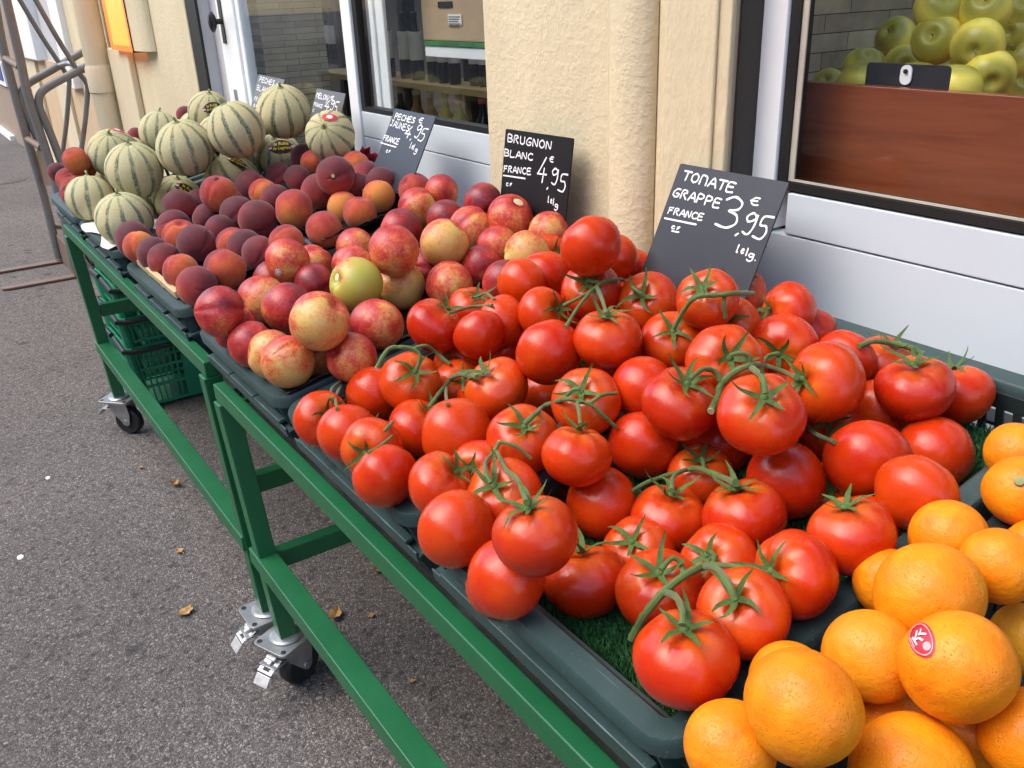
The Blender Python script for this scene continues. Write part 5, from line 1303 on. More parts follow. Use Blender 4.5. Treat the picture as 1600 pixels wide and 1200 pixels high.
vine('thick green cut vine stalk arching over the front right tomatoes', [
    (E_((440, 1115), (478, 1040), (520, 975), (600, 880), (700, 800), (790, 752)), .0056, .0046, True),
    (E_((790, 752), (865, 765), (920, 835), (955, 920)), .0044, .0034, False),
    (E_((600, 880), (660, 905), (690, 970), (692, 1045)), .0042, .0032, False),
    (E_((700, 800), (683, 735), (640, 712), (585, 770)), .0036, .0030, False),
    (E_((790, 752), (840, 740), (852, 700), (818, 672)), .0034, .0032, False),
    (E_((840, 742), (980, 755), (1060, 770), (1115, 795)), .0034, .0026, False)])
vine('green vine stalk over the pair of tomatoes below the mid heap', [
    (E_((440, 375), (520, 330), (640, 290), (760, 262), (880, 302), (960, 335)), .0026, .0046, False),
    (E_((710, 268), (650, 300), (638, 372)), .0034, .0028, False), (E_((800, 265), (795, 225), (785, 210)), .0032, .0022, False)])
vine('green forked vine stalk with cut end on the topmost central tomatoes', [
    (B_((835, 1000), (870, 920), (893, 858), (960, 800), (1030, 772), (1100, 770)), .0058, .0046, True),
    (B_((1100, 770), (1190, 798), (1262, 832)), .0040, .0030, False),
    (B_((890, 860), (850, 800), (790, 792), (728, 842)), .0046, .0032, False),
    (B_((1040, 785), (1090, 830), (1108, 912)), .0044, .0034, False),
    (B_((1030, 772), (1020, 722), (970, 710), (930, 722)), .0036, .0028, False),
    (B_((1090, 765), (1120, 722), (1165, 712)), .0034, .0028, False)])
vine('straight green vine stalk with cut end in front of the TOMATE card', [
    (B_((1045, 412), (960, 410), (860, 420), (790, 422), (740, 445), (690, 510), (648, 588)), .0044, .0034, True),
    (B_((905, 414), (900, 470), (908, 535)), .0034, .0028, False), (B_((800, 422), (792, 392), (786, 368)), .0034, .0028, False)])
vine('branching green vine stalk below the cream pillar', [
    (B_((455, 395), (400, 345), (350, 342), (290, 355), (240, 395), (180, 430), (100, 470)), .0036, .0028, False),
    (B_((240, 395), (170, 480), (108, 580)), .0034, .0026, False), (B_((265, 380), (290, 440), (312, 512)), .0036, .0030, False),
    (B_((440, 380), (465, 398), (486, 414)), .0036, .0030, False), (B_((290, 355), (240, 352), (214, 340)), .0032, .0028, False)])
vine('long thin green vine stalk across the middle of the tomato heap', [
    (z(850, 330, 3.2, [(-96, 1062), (-40, 1010), (0, 975), (100, 940), (170, 950), (240, 970), (300, 1025), (362, 1082)]), .0040, .0026, False),
    (B_((100, 940), (140, 895), (182, 888)), .0032, .0028, False), (B_((165, 955), (176, 1010), (180, 1066)), .0030, .0026, False),
    (B_((230, 960), (290, 920), (362, 910)), .0032, .0024, False)])
vine('green vine stalk with broken tip above the left tomatoes', [
    (A_((445, 782), (500, 692), (560, 680), (620, 688), (660, 722), (642, 792)), .0042, .0030, True),
    (A_((620, 688), (690, 672), (745, 712), (812, 766)), .0034, .0028, False)])
vine('thin green vine stalk looping at the far left of the tomatoes', [
    (A_((480, 740), (380, 752), (330, 772), (300, 832), (222, 882), (216, 942)), .0030, .0026, False), (A_((370, 765), (290, 842), (240, 922), (246, 990)), .0028, .0026, False)])
vine('short thick green vine stalk between two front left tomatoes', [
    (A_((945, 830), (862, 816), (812, 842), (762, 902), (702, 985)), .0046, .0034, False), (A_((792, 872), (790, 920), (798, 968)), .0030, .0026, False), (A_((872, 822), (880, 905)), .0030, .0024, False)])
vine('dry ended vine stalk standing over the front left tomatoes', [
    (D_((1058, 288), (1030, 340), (992, 382), (985, 432), (1015, 494)), .0030, .0030, True),
    (D_((1045, 338), (1092, 430), (1150, 482), (1192, 592)), .0032, .0032, False), (D_((1062, 290), (1140, 312), (1216, 372)), .0024, .0024, False)])
vine('thin green vine stalk beside the tomatoes on the front rim', [
    (D_((522, 190), (500, 215), (482, 235)), .0030, .0026, False), (D_((520, 262), (460, 312), (402, 346)), .0026, .0028, False)])
vine('green vine stalk lying on the right rear tomatoes near the crate back', [
    (C_((425, 272), (500, 250), (590, 262), (670, 280), (722, 312)), .0040, .0052, False), (C_((680, 280), (686, 322)), .0036, .0034, False)])
vine('green vine stalk across the tomato next to the nectarines', [
    (A_((1032, 442), (990, 412), (945, 428), (915, 432)), .0026, .0026, False), (A_((1022, 470), (960, 474), (900, 482), (800, 512)), .0032, .0026, False)])
vine('dark green vine stalk in the gap right of the central tomatoes', [
    (C_((168, 630), (200, 665), (245, 695), (312, 722)), .0036, .0028, False), (C_((290, 690), (330, 650), (380, 640)), .0026, .0020, False)])

# stickers
def sticker(px, py, rpx, mats, name='sticker', asp=1.0, kinds=('N', 'P', 'WP', 'M', 'O'), rot=0, rings=None):
    h, d = hit(px, py, kinds)
    if not h: return None
    t, o, c, r = h
    Pp = EYE + d * t; nrm = (Pp - c).normalized()
    R = rpx * t * CF.dot(d) / FPX
    rgt = CR - nrm * CR.dot(nrm); rgt.normalize(); upv = nrm.cross(rgt)
    ca, sa = math.cos(rot), math.sin(rot); rgt, upv = rgt * ca + upv * sa, upv * ca - rgt * sa
    inv = o.matrix_basis.inverted()
    def disc(rad, a, lift, mat, nm, par):
        b = MB(); v = []; f = []; nr, nk = 4, 26
        v.append((0, 0))
        for i in range(1, nr + 1):
            for k in range(nk): w = 2 * math.pi * k / nk; v.append((rad * a * i / nr * math.cos(w), rad * i / nr * math.sin(w)))
        for k in range(nk): f.append((0, 1 + k, 1 + (k + 1) % nk))
        for i in range(nr - 1):
            for k in range(nk): q = 1 + i * nk; f.append((q + k, q + nk + k, q + nk + (k + 1) % nk, q + (k + 1) % nk))
        b.add([wrap(x, y, lift) for x, y in v], f)
        so = b.build(nm, M[mat], smooth=True); so.data.transform(inv); so.parent = par
        return so
    def wrap(x, y, lift):
        q = Pp + rgt * x + upv * y; return c + (q - c).normalized() * (r * 1.012 + lift)
    so = disc(R, asp, .0005, mats, name, o)
    return so, R, wrap, inv, disc
for px, py, r, asp in ((605, 355, 6, .7), (1077, 328, 8.5, 1), (510, 388, 8.5, 1), (360, 331, 8.5, 1), (772, 187, 8, 1), (1360, 42, 7, 1.2), (1310, 315, 7, 1.4), (188, 600, 8, .8), (180, 440, 6, .5)):
    x, y = 300 + px * .375, 300 + py * .375
    q = sticker(x, y, r, 'sticker', asp=asp, kinds=('N',))
    if q and r > 7:
        so, R, wrap, inv, disc = q
        b = MB()
        for k in range(8):
            w0 = 2 * math.pi * k / 8; pts = [wrap(R * .5 * math.cos(w0 + s) * asp, R * .5 * math.sin(w0 + s), .0012) for s in (-.25, .25)] + [wrap(R * .22 * math.cos(w0) * asp, R * .22 * math.sin(w0), .0012)]
            b.add(pts, [(0, 1, 2)])
        po_ = b.build('print', M['ink_blue']); po_.data.transform(inv); po_.parent = so
        b = disc(R * .6, asp, .0009, 'sticker_white', 'print_ground', so)
for px, py, r in ((705, 880, 5.5), (508, 858, 4.5), (855, 950, 5), (945, 905, 3.5)):
    q = sticker(300 + px * .3125, py * .3125, r, 'sticker_dark', asp=.9, kinds=('P',))
    if q: q[4](q[1] * .55, .9, .0010, 'sticker_gold', 'print', q[0])
for px, py, r in ((1182, 508, 5.5), (1230, 715, 6), (625, 840, 6)):
    sticker(60 + px * .25, 200 + py * .25, r, 'sticker', asp=.55, kinds=('P',))
sticker(60 + 1100 * .25, 200 + 318 * .25, 5, 'sticker_dark', asp=1.3, kinds=('P',))
# melon stickers: dark leaf shape, yellow writing, tricolour ends
def melon_sticker(px, py, r, rot):
    q = sticker(px, py, r * .6, 'sticker_dark', asp=1.75, kinds=('M',), rot=rot)
    if not q: return
    so, R, wrap, inv, disc = q
    for sx in (-1, 1):
        for kk, mt in ((0, 'ink_blue'), (1, 'paper'), (2, 'ink_red')):
            b = MB(); x0 = sx * R * (1.62 - .0); yy = (1 - kk) * R * .28 * (sx)
            b.add([wrap(sx * R * 1.35, yy - R * .13, .0014), wrap(sx * R * 1.85, yy - R * .13, .0014), wrap(sx * R * 1.85, yy + R * .13, .0014), wrap(sx * R * 1.35, yy + R * .13, .0014)], [(0, 1, 2, 3)])
            k_ = b.build('flag_stripe', M[mt]); k_.data.transform(inv); k_.parent = so
    for txt, y0, sz in (('le Rubis', .38, .62), ('de Lagrene', -.2, .56)):
        cu = bpy.data.curves.new('t', 'FONT'); cu.body = txt; cu.size = sz; cu.align_x = 'CENTER'; cu.align_y = 'CENTER'; cu.resolution_u = 2; cu.shear = .15; cu.offset = .012
        t = bpy.data.objects.new('t', cu); C.objects.link(t); dg = bpy.context.evaluated_depsgraph_get(); me = bpy.data.meshes.new_from_object(t.evaluated_get(dg)); bpy.data.objects.remove(t); bpy.data.curves.remove(cu)
        for vtx in me.vertices: vtx.co = inv @ wrap(R * vtx.co.x * 1.0, R * (vtx.co.y + y0), .0016)
        me.materials.clear(); me.materials.append(M['ink_yellow']); k_ = bpy.data.objects.new('lettering', me); C.objects.link(k_); k_.parent = so
for a in ((440, 229, 20, .25), (293, 299, 19, -.35), (372, 254, 15, -.2), (332, 168, 14, .35)): melon_sticker(*a)
for px, py in ((183, 203), (392, 142), (515, 183), (270, 178)):
    q = sticker(px, py, 8, 'ink_red', asp=1.6, kinds=('M',))
    if q: q[4](q[1] * .5, 1.2, .001, 'paper', 'print', q[0])
# red oval orange sticker with white mark
q = sticker(1439, 998, 37, 'sticker_red', asp=.58, kinds=('O',), rot=-.10)
if q:
    so, R, wrap, inv, disc = q
    b = MB(); nk = 40
    for k in range(nk):
        w0, w1 = 2 * math.pi * k / nk, 2 * math.pi * (k + 1) / nk
        b.add([wrap(.88 * .56 * R * math.cos(w0), .88 * R * math.sin(w0), .001), wrap(.88 * .56 * R * math.cos(w1), .88 * R * math.sin(w1), .001), wrap(.81 * .56 * R * math.cos(w1), .82 * R * math.sin(w1), .001), wrap(.81 * .56 * R * math.cos(w0), .82 * R * math.sin(w0), .001)], [(0, 1, 2, 3)])
    k_ = b.build('border_line', M['sticker_pink']); k_.data.transform(inv); k_.parent = so
    b = MB()
    def stroke2(pts, w):
        for (x0, y0), (x1, y1) in zip(pts[:-1], pts[1:]):
            dx, dy = x1 - x0, y1 - y0; l = math.hypot(dx, dy); nx, ny = -dy / l * w, dx / l * w
            b.add([wrap(R * (x0 + nx), R * (y0 + ny), .0012), wrap(R * (x0 - nx), R * (y0 - ny), .0012), wrap(R * (x1 - nx), R * (y1 - ny), .0012), wrap(R * (x1 + nx), R * (y1 + ny), .0012)], [(0, 1, 2, 3)])
    for st_, w in (([(-.28, .26), (-.25, .05), (-.24, -.22)], .035), ([(-.24, .05), (-.08, .22), (.02, .42)], .04), ([(-.22, .06), (-.02, .0), (.08, -.22)], .045), ([(.0, .18), (.14, .12), (.32, -.04)], .045), ([(.05, .16), (.16, .26), (.2, .38)], .03)): stroke2(st_, w)
    for k in range(7): stroke2([(-.40, .25 - k * .075), (-.35, .25 - k * .075)], .02)
    k_ = b.build('white_mark', M['sticker_white']); k_.data.transform(inv); k_.parent = so
    b = MB(); nk = 14; cen = wrap(R * .1, R * -.52, .0011); b.add([cen] + [wrap(R * (.1 + .17 * math.cos(2 * math.pi * k / nk)), R * (-.52 + .2 * math.sin(2 * math.pi * k / nk)), .0011) for k in range(nk)], [(0, 1 + k, 1 + (k + 1) % nk) for k in range(nk)])
    k_ = b.build('pink_fruit', M['sticker_pink']); k_.data.transform(inv); k_.parent = so
# stem scar of the upper right orange
h, d = hit(1593, 752, ('O',))
if h:
    Pp = EYE + d * h[0]; nn_ = (Pp - h[2]).normalized(); T_ = Matrix.Translation(Pp) @ nn_.to_track_quat('Z', 'Y').to_matrix().to_4x4()
    b = MB(); b.lathe([(.0045, -.002), (.004, .0015), (.002, .002)], 10, T_); so = b.build('stalk_scar', M['melon_stem'], smooth='auto'); so.data.transform(h[1].matrix_basis.inverted()); so.parent = h[1]

# apples in the window
AP = [(1294, 132, 24, 0), (1350, 108, 34, 1), (1400, 60, 32, 2), (1464, 62, 38, 3), (1528, 70, 40, 4), (1466, 14, 38, 5), (1540, 15, 39, 6), (1544, 118, 40, 7), (1594, 92, 35, 8), (1588, 52, 32, 9), (1412, 104, 33, 10), (1474, 110, 33, 11), (1596, 14, 33, 12), (1598, 138, 28, 13)]
ALB = ['low yellow apple at the left end of the bin', 'yellow apple left of the black card', 'yellow apple upper left above the card', 'greenish yellow apple above the black card', 'yellow green apple with dark stalk, centre right', 'yellow apple at the top left of the apple heap', 'yellow green apple at the top centre of the heap', 'yellow apple right of the black card', 'yellow apple at the right frame edge, middle', 'yellow apple behind at the right frame edge', 'yellow apple behind the black card, left', 'yellow apple behind the black card, right', 'yellow apple in the top right corner', 'yellow apple low at the right frame edge']
for (px, py, rp_, i) in AP:
    r = .0365; D = FPX * r / rp_
    P_ = at(px, py, D=D)
    if P_.y < yb0 + .065: P_ = at(px, py, Y=yb0 + .065)
    if P_.y > yb0 + .42: P_ = at(px, py, Y=yb0 + .42)
    r = rp_ * CF.dot(P_ - EYE) / FPX
    o = bpy.data.objects.new('apple', ME['A'][i % 4]); C.objects.link(o)
    view = (P_ - EYE).normalized(); rr = random.Random(i)
    Aq = (-view * rr.uniform(.6, 1) + CU * rr.uniform(-.4, .7) + CR * rr.uniform(-.7, .6)).normalized()
    o.matrix_basis = Matrix.Translation(P_) @ Aq.to_track_quat('Z', 'Y').to_matrix().to_4x4() @ Matrix.Diagonal((r, r, r, 1))
    tag(o, ALB[i], 'apple', 'yellow apples in the window')
    if i % 2 == 0 or i in (3, 11):
        b = MB(); b.tube([(0, 0, .58), (.03, 0, .80), (.10, .02, 1.0)], [.03, .028, .045], 7); k_ = b.build('stalk', M['melon_stem'], smooth='auto', parent=o)
# hidden apples that carry the heap
for k in range(22):
    P_ = Vector((rnd.uniform(xs2 + .12, .5), rnd.uniform(yb0 + .10, yb0 + .40), zs + .10 + rnd.uniform(0, .05)))
    if any((P_ - b2.location).length < .070 for b2 in C.objects if b2.name.startswith('apple') and b2.type == 'MESH'): continue
    o = bpy.data.objects.new('apple', ME['A'][k % 4]); C.objects.link(o); o.location = P_; o.scale = (.036,) * 3; tag(o, 'yellow apple buried under the heap in the bin', 'apple', 'yellow apples in the window')

# ------------------------------------------------------------------ price signs
GL = {'A': [[(0, 0), (.3, 1), (.6, 0)], [(.1, .36), (.52, .36)]], 'B': [[(.02, 0), (.02, 1), (.4, .95), (.46, .75), (.34, .56), (.05, .52), (.42, .46), (.52, .24), (.4, .04), (.02, 0)]],
      'C': [[(.52, .88), (.3, 1), (.08, .75), (.02, .4), (.14, .08), (.34, 0), (.54, .12)]], 'E': [[(.5, 1), (.05, .96), (.02, 0), (.5, .02)], [(.03, .52), (.42, .54)]], 'F': [[(.5, 1), (.05, .94), (.08, .5), (.02, 0)], [(.05, .55), (.4, .58)]],
      'G': [[(.52, .95), (.28, .98), (.06, .6), (.04, .2), (.24, 0), (.48, .12), (.5, .42), (.28, .42)]], 'H': [[(.02, 1), (.02, 0)], [(.5, 1), (.5, 0)], [(.02, .5), (.5, .52)]],
      'J': [[(.1, 1), (.5, 1)], [(.34, 1), (.34, .2), (.2, 0), (.02, .14)]], 'L': [[(.04, 1), (.02, 0), (.5, .02)]], 'M': [[(0, 0), (.06, .9), (.3, .6), (.5, .95), (.58, 0)]], 'm': [[(.02, 0), (.05, .92), (.3, 1), (.48, .8), (.52, 0)]],
      'N': [[(.02, 0), (.05, .95), (.46, .05), (.52, 1)]], 'O': [[(.3, 1), (.06, .75), (.04, .25), (.28, 0), (.5, .25), (.5, .75), (.3, 1)]], 'P': [[(.04, 0), (.04, 1), (.42, .95), (.48, .7), (.32, .5), (.05, .48)]],
      'R': [[(.02, 0), (.05, .92), (.36, 1), (.46, .75), (.2, .55), (.5, 0)]], 'r': [[(.02, 0), (.04, .9), (.2, .95), (.26, .55), (.5, .9), (.52, 0)]], 'S': [[(.5, .9), (.25, 1), (.06, .78), (.3, .52), (.5, .3), (.3, .02), (.02, .1)]], 'T': [[(0, .98), (.6, 1)], [(.32, 1), (.28, 0)]],
      'U': [[(.02, 1), (.06, .2), (.25, 0), (.46, .2), (.5, 1)]], 'c': [[(.4, .6), (.15, .7), (.02, .35), (.16, .02), (.42, .1)]], 'i': [[(.1, .7), (.1, 0)], [(.1, .72), (.3, .6)]], 'f': [[(.5, .68), (.18, .6), (.16, .02)], [(.16, .35), (.4, .36)]],
      '3': [[(.05, .88), (.3, 1), (.56, .84), (.5, .62), (.22, .54), (.5, .44), (.56, .18), (.3, .0), (-.06, .06)]], '4': [[(.42, 1), (.06, .3), (.02, .24), (.5, .26)], [(.36, .52), (.30, -.12)]], '9': [[(.48, .84), (.28, 1), (.06, .8), (.16, .58), (.42, .72), (.5, .95), (.46, .35), (.3, 0), (.06, .08)]],
      '5': [[(.62, .98), (.22, .94), (.16, .58), (.42, .56), (.5, .28), (.34, .0), (.0, .06)]], ',': [[(.14, .14), (-.04, -.2)]], '€': [[(.55, .92), (.3, .95), (.1, .6), (.12, .2), (.32, 0), (.55, .06)], [(.02, .5), (.46, .54)]],
      'l': [[(.1, 1), (.04, .1), (.14, 0), (.2, .08)]], 'e': [[(.02, .28), (.36, .4), (.3, .58), (.1, .52), (.04, .2), (.2, 0), (.42, .1)]], 'k': [[(.1, 1), (.06, 0)], ], 'g': [[(.42, .55), (.2, .62), (.06, .38), (.2, .14), (.4, .36), (.44, .6), (.4, -.2), (.2, -.42), (.02, -.28)]], '.': [[(.1, 0), (.13, .04)]], '/': [[(.4, 1), (.0, -.1)]]}
def sign(label, TL, TR, BL, BR, ytop, ybot, mat, texts, height=1.0, extend=.5, name='price_sign'):
    tl, tr, bl, br = at(*TL, Y=ytop), at(*TR, Y=ytop), at(*BL, Y=ybot), at(*BR, Y=ybot)
    ux = (tr - tl); ux.z *= .6; wd = ux.length; ux.normalize()
    dn = ((bl - tl) + (br - tr)) / 2; dn = (dn - ux * dn.dot(ux)); ln = dn.length; dn.normalize()
    nrm = ux.cross(dn).normalized()
    if nrm.dot(EYE - tl) < 0: nrm = -nrm
    H = ln * extend
    Mx = Matrix((ux, -dn, nrm)).transposed().to_4x4(); Mx.translation = tl
    t = thing(name, (0, 0, 0), label, 'price sign', 'chalkboard price signs'); t.matrix_basis = Mx
    b = MB(); b.prism(rounded(0, -H, wd, 0, .003, 2), -.003, 0)
    b.build('board', M[mat], parent=t, bevel=.0006)
    inv = Mx.inverted()
    def P2(px, py):
        d = ray(px, py); o = EYE; tt = (tl - o).dot(nrm) / d.dot(nrm); q = inv @ (o + d * tt); return Vector((q.x, q.y))
    b = MB()
    def ribbon(pts, w):
        w *= .78
        # smooth the polyline, lay a flat ribbon with round ends
        q = []
        if len(pts) > 2:
            for i in range(len(pts) - 1):
                a = pts[max(0, i - 1)]; b0 = pts[i]; c = pts[i + 1]; d = pts[min(len(pts) - 1, i + 2)]
                for k in range(4):
                    t_ = k / 4; q.append(.5 * ((2 * b0) + (c - a) * t_ + (2 * a - 5 * b0 + 4 * c - d) * t_ * t_ + (3 * b0 - a - 3 * c + d) * t_ ** 3))
            q.append(pts[-1])
        else: q = pts
        n = len(q); v = []
        for i, p in enumerate(q):
            tg_ = (q[min(n - 1, i + 1)] - q[max(0, i - 1)]); tg_.normalize(); nn = Vector((-tg_.y, tg_.x)); ww = w * (.5 + .08 * math.sin(i * 1.7))
            v += [(p.x + nn.x * ww, p.y + nn.y * ww, .0006), (p.x - nn.x * ww, p.y - nn.y * ww, .0006)]
        b.add(v, [(2 * i, 2 * i + 1, 2 * i + 3, 2 * i + 2) for i in range(n - 1)])
        for p in (q[0], q[-1]): b.add([(p.x, p.y, .00065)] + [(p.x + w * .5 * math.cos(k * .785), p.y + w * .5 * math.sin(k * .785), .00065) for k in range(8)], [(0, 1 + k, 1 + (k + 1) % 8) for k in range(8)])
    for tx in texts:
        if tx[0] == '_':
            ribbon([P2(*tx[1]), P2(*tx[2])], tx[3]); continue
        txt, p0, p1, hpx, w = tx[:5]; upx = tx[5] if len(tx) > 5 else None
        a, c = P2(*p0), P2(*p1); ax = (c - a); L = ax.length; ax.normalize(); up = Vector((-ax.y, ax.x))
        hgt = .76 * (P2(p0[0], p0[1]) - P2(p0[0], p0[1] - hpx)).length
        n = len(txt); adv = L / n
        for k, chh in enumerate(txt):
            for st_ in GL.get(chh, []):
                ribbon([a + ax * (adv * k + adv * (.06 + x * 1.42)) + up * (y * hgt) for x, y in st_], w)
    b.build('handwriting', M['chalk'], parent=t)
    return t
sign('dark grey chalkboard reading TOMATE GRAPPE 3,95 behind the tomatoes', (1063, 255), (1233, 285), (1010, 410), (1180, 432), .966, .905, 'slate2', [
    ('TOmATE', (1065, 280), (1148, 302), 17, .0034), ('GRAPPE', (1050, 306), (1126, 326), 16, .0033), ('FRANCE', (1043, 333), (1099, 345), 12, .0028), ('_', (1039, 341), (1088, 351), .0032), ('cf', (1049, 357), (1063, 360), 8, .0026), ('_', (1050, 361), (1061, 363), .0028),
    ('3', (1118, 353), (1152, 359), 60, .0042), (',', (1150, 366), (1162, 368), 12, .0036), ('9', (1156, 364), (1180, 369), 42, .0038), ('5', (1174, 371), (1199, 376), 46, .0038), ('€', (1170, 319), (1187, 322), 15, .0030), ('le', (1150, 394), (1164, 397), 15, .0028), ('k', (1165, 399), (1171, 400), 14, .0028), ('g', (1167, 402), (1181, 406), 15, .0028), ('.', (1179, 407), (1184, 408), 8, .003)], extend=1.35)
sign('black chalkboard reading BRUGNON BLANC 4,95 against the cream pillar', (790, 201), (896, 214), (781, 300), (880, 352), .966, .945, 'slate', [
    ('BRUGNON', (793, 221), (863, 234), 15, .0034), ('BLANC', (788, 243), (834, 251), 13, .0034), ('FRANCE', (787, 268), (831, 273), 12, .0032), ('_', (787, 274), (821, 279), .0034), ('cf', (791, 290), (801, 291), 8, .0028),
    ('4', (838, 279), (858, 283), 46, .0040), (',', (855, 294), (860, 295), 10, .0034), ('9', (860, 287), (874, 290), 33, .0038), ('5', (871, 298), (886, 301), 37, .0038), ('€', (858, 252), (866, 254), 11, .0028), ('le', (856, 316), (864, 318), 13, .0028), ('k', (864, 320), (868, 321), 13, .0028), ('g', (866, 324), (874, 326), 12, .0028)], extend=1.75)
sign('glossy chalkboard reading PECHES JAUNES 4,95 behind the dark peaches', (617, 169), (681, 183), (583, 252), (653, 275), .966, .905, 'slate2', [
    ('PECHES', (616, 185), (648, 193), 9, .0034), ('JAUNES', (609, 196), (639, 206), 10, .0030), ('FRANCE', (598, 219), (623, 226), 9, .0032), ('_', (595, 223), (619, 230), .0032), ('cf', (603, 238), (610, 239), 6, .0028),
    ('4', (631, 212), (643, 215), 18, .0038), (',', (641, 218), (646, 219), 6, .0034), ('9', (646, 214), (656, 217), 23, .0036), ('5', (652, 219), (663, 222), 23, .0036), ('€', (653, 191), (661, 193), 9, .0028), ('le', (640, 231), (646, 233), 10, .0028), ('k', (645, 234), (649, 235), 10, .0028), ('g', (647, 237), (653, 239), 9, .0028)], extend=1.4)
sign('small brown grey chalkboard with glare reading MELON 4,95 behind the melons', (495, 138), (540, 147), (487, 182), (527, 183), .966, .942, 'slate_glare', [
    ('MELON', (494, 152), (512, 157), 9, .0034), ('FRANCE', (490, 165), (504, 169), 6, .0028), ('c', (488, 174), (492, 175), 6, .003), ('/', (509, 160), (516, 162), 13, .003), ('4', (506, 169), (516, 172), 17, .0040), (',', (514, 178), (517, 179), 6, .0034), ('9', (515, 171), (522, 173), 18, .0038), ('5', (519, 176), (527, 178), 22, .0038), ('€', (516, 155), (522, 157), 7, .003)], extend=2.2)
sign('small chalkboard reading PECHES BLANC at the far left behind a melon', (404, 116), (445, 126), (393, 172), (432, 184), .966, .925, 'slate_glare', [
    ('PECHES', (405, 127), (429, 134), 8, .0036), ('BLANC', (401, 140), (421, 146), 8, .0036), ('FRANCE', (397, 157), (413, 162), 7, .0032), ('cf', (396, 166), (402, 168), 6, .0034), ('_', (393, 170), (402, 173), .0036), ('€', (431, 134), (437, 136), 7, .003)], extend=1.4)

# ------------------------------------------------------------------ shopping baskets
def basket(x, y, z, label, first=None):
    t = thing('shopping_basket', (x, y, z), label, 'basket', 'green shopping baskets stacked on the pavement')
    if first:
        for ch in first.children:
            c = ch.copy(); C.objects.link(c); c.parent = t
        return t
    b = MB(); H = .23; Wt, Lt, Wb, Lb = .30, .46, .24, .40
    def rect(q):
        w, l = Wb + (Wt - Wb) * q, Lb + (Lt - Lb) * q
        return w / 2, l / 2
    def side(u, q, k):
        w, l = rect(q); 
        if k == 0: return Vector((w, -l + 2 * l * u, H * q))
        if k == 1: return Vector((-w, -l + 2 * l * u, H * q))
        if k == 2: return Vector((-w + 2 * w * u, -l, H * q))
        return Vector((-w + 2 * w * u, l, H * q))
    for k in range(4):
        nb_ = 22 if k < 2 else 12
        for i in range(nb_ + 1):
            u = i / nb_
            th = .0055 if 0 < i < nb_ else .016
            if k < 2 and .36 < u < .64: continue
            b.bar(side(u, 0, k), side(u, .97, k), th, .004, up=(1, 0, 0) if k < 2 else (0, 1, 0))
        for q in (.02, .32, .62, .90): b.bar(side(0, q, k), side(1, q, k), .006, .010)
        b.bar(side(0, .97, k), side(1, .97, k), .012, .016)
        if k < 2:
            p = [side(.36, .03, k), side(.64, .03, k), side(.64, .72, k), side(.36, .72, k)]
            n_ = Vector((.0025 if k == 0 else -.0025, 0, 0))
            b.add([v_ + n_ for v_ in p] + [v_ - n_ for v_ in p], [(0, 1, 2, 3), (7, 6, 5, 4), (0, 4, 5, 1), (1, 5, 6, 2), (2, 6, 7, 3), (3, 7, 4, 0)])
    for sx in (-1, 1):
        for sy in (-1, 1): b.tube([(sx * Wb / 2, sy * Lb / 2, 0), (sx * Wt / 2, sy * Lt / 2, H)], .016, 8)
    b.box((-Wb / 2, -Lb / 2, 0), (Wb / 2, Lb / 2, .004))
    b.build('body', M['basket'], parent=t, smooth='auto')
    b = MB()
    w, l = rect(1)
    for s in (-1, 1):
        path = [(s * .02, -l - .012, H + .004), (s * (w + .012), -l - .012, H - .004), (s * (w + .018), -l + .02, H - .010), (s * (w + .018), l - .02, H - .010), (s * (w + .012), l + .012, H - .004), (s * .02, l + .012, H + .004)]
        b.tube(path, .009, 8); 
    b.build('handle', M['gasket'], parent=t, smooth='auto')
    return t
BX, BY = -3.17, .70
b0 = basket(BX, BY, .012, 'bottom green basket of the stack under the cart')
for k, lb in enumerate(('second green basket from the bottom of the stack', 'middle green basket of the stack under the cart', 'second green basket from the top of the stack', 'top green basket of the stack under the crates')):
    basket(BX - .004 * (k % 2), BY + .004 * ((k * 7) % 3), .012 + .105 * (k + 1), lb, b0)

# ------------------------------------------------------------------ hand truck
hx0, hx1 = -5.39, -5.01
ht = thing('hand_truck', (-5.2, .62, 0), 'rusty tubular sack truck with two floor prongs standing at the far left', 'hand truck')
def tp(pts, x): return [at(px, py, X=x) for px, py in pts]
def smooth(P3, N=5):
    out = []
    for i in range(len(P3) - 1):
        a = P3[max(0, i - 1)]; b0 = P3[i]; c = P3[i + 1]; d = P3[min(len(P3) - 1, i + 2)]
        for k in range(N):
            t = k / N; out.append(.5 * ((2 * b0) + (c - a) * t + (2 * a - 5 * b0 + 4 * c - d) * t * t + (3 * b0 - a - 3 * c + d) * t ** 3))
    out.append(P3[-1]); return out
for x, pts in ((hx0, [(-22, -90), (0, 50), (24, 150), (45, 225), (67, 300), (83, 365), (92, 404)]), (hx1, [(-9, -90), (10, 0), (31, 90), (44, 150), (80, 262), (100, 340), (116, 420)])):
    b = MB(); b.tube(smooth(tp(pts, x)), .021, 12); b.build('upright', M['tube_steel'], smooth='auto', **W2(ht))
b = MB(); b.tube([at(8, 91, X=hx0), at(31, 105, X=hx1)], .017, 10); b.tube([at(43, 217, X=hx0), at(65, 231, X=hx1)], .017, 10); b.build('rung', M['rust'], smooth='auto', **W2(ht))
for x, pts in ((hx1, [(192, 82), (145, 100), (100, 122), (78, 134), (66, 143), (61, 152), (61, 162), (64, 174), (80, 212), (95, 252), (112, 300)]), (hx0, [(150, 70), (137, 77), (92, 103), (45, 130), (36, 140), (34, 152), (37, 166), (60, 222), (84, 285)])):
    b = MB(); b.tube(smooth(tp(pts, x)), .019, 12); b.build('handle_tube', M['tube_steel'], smooth='auto', **W2(ht))
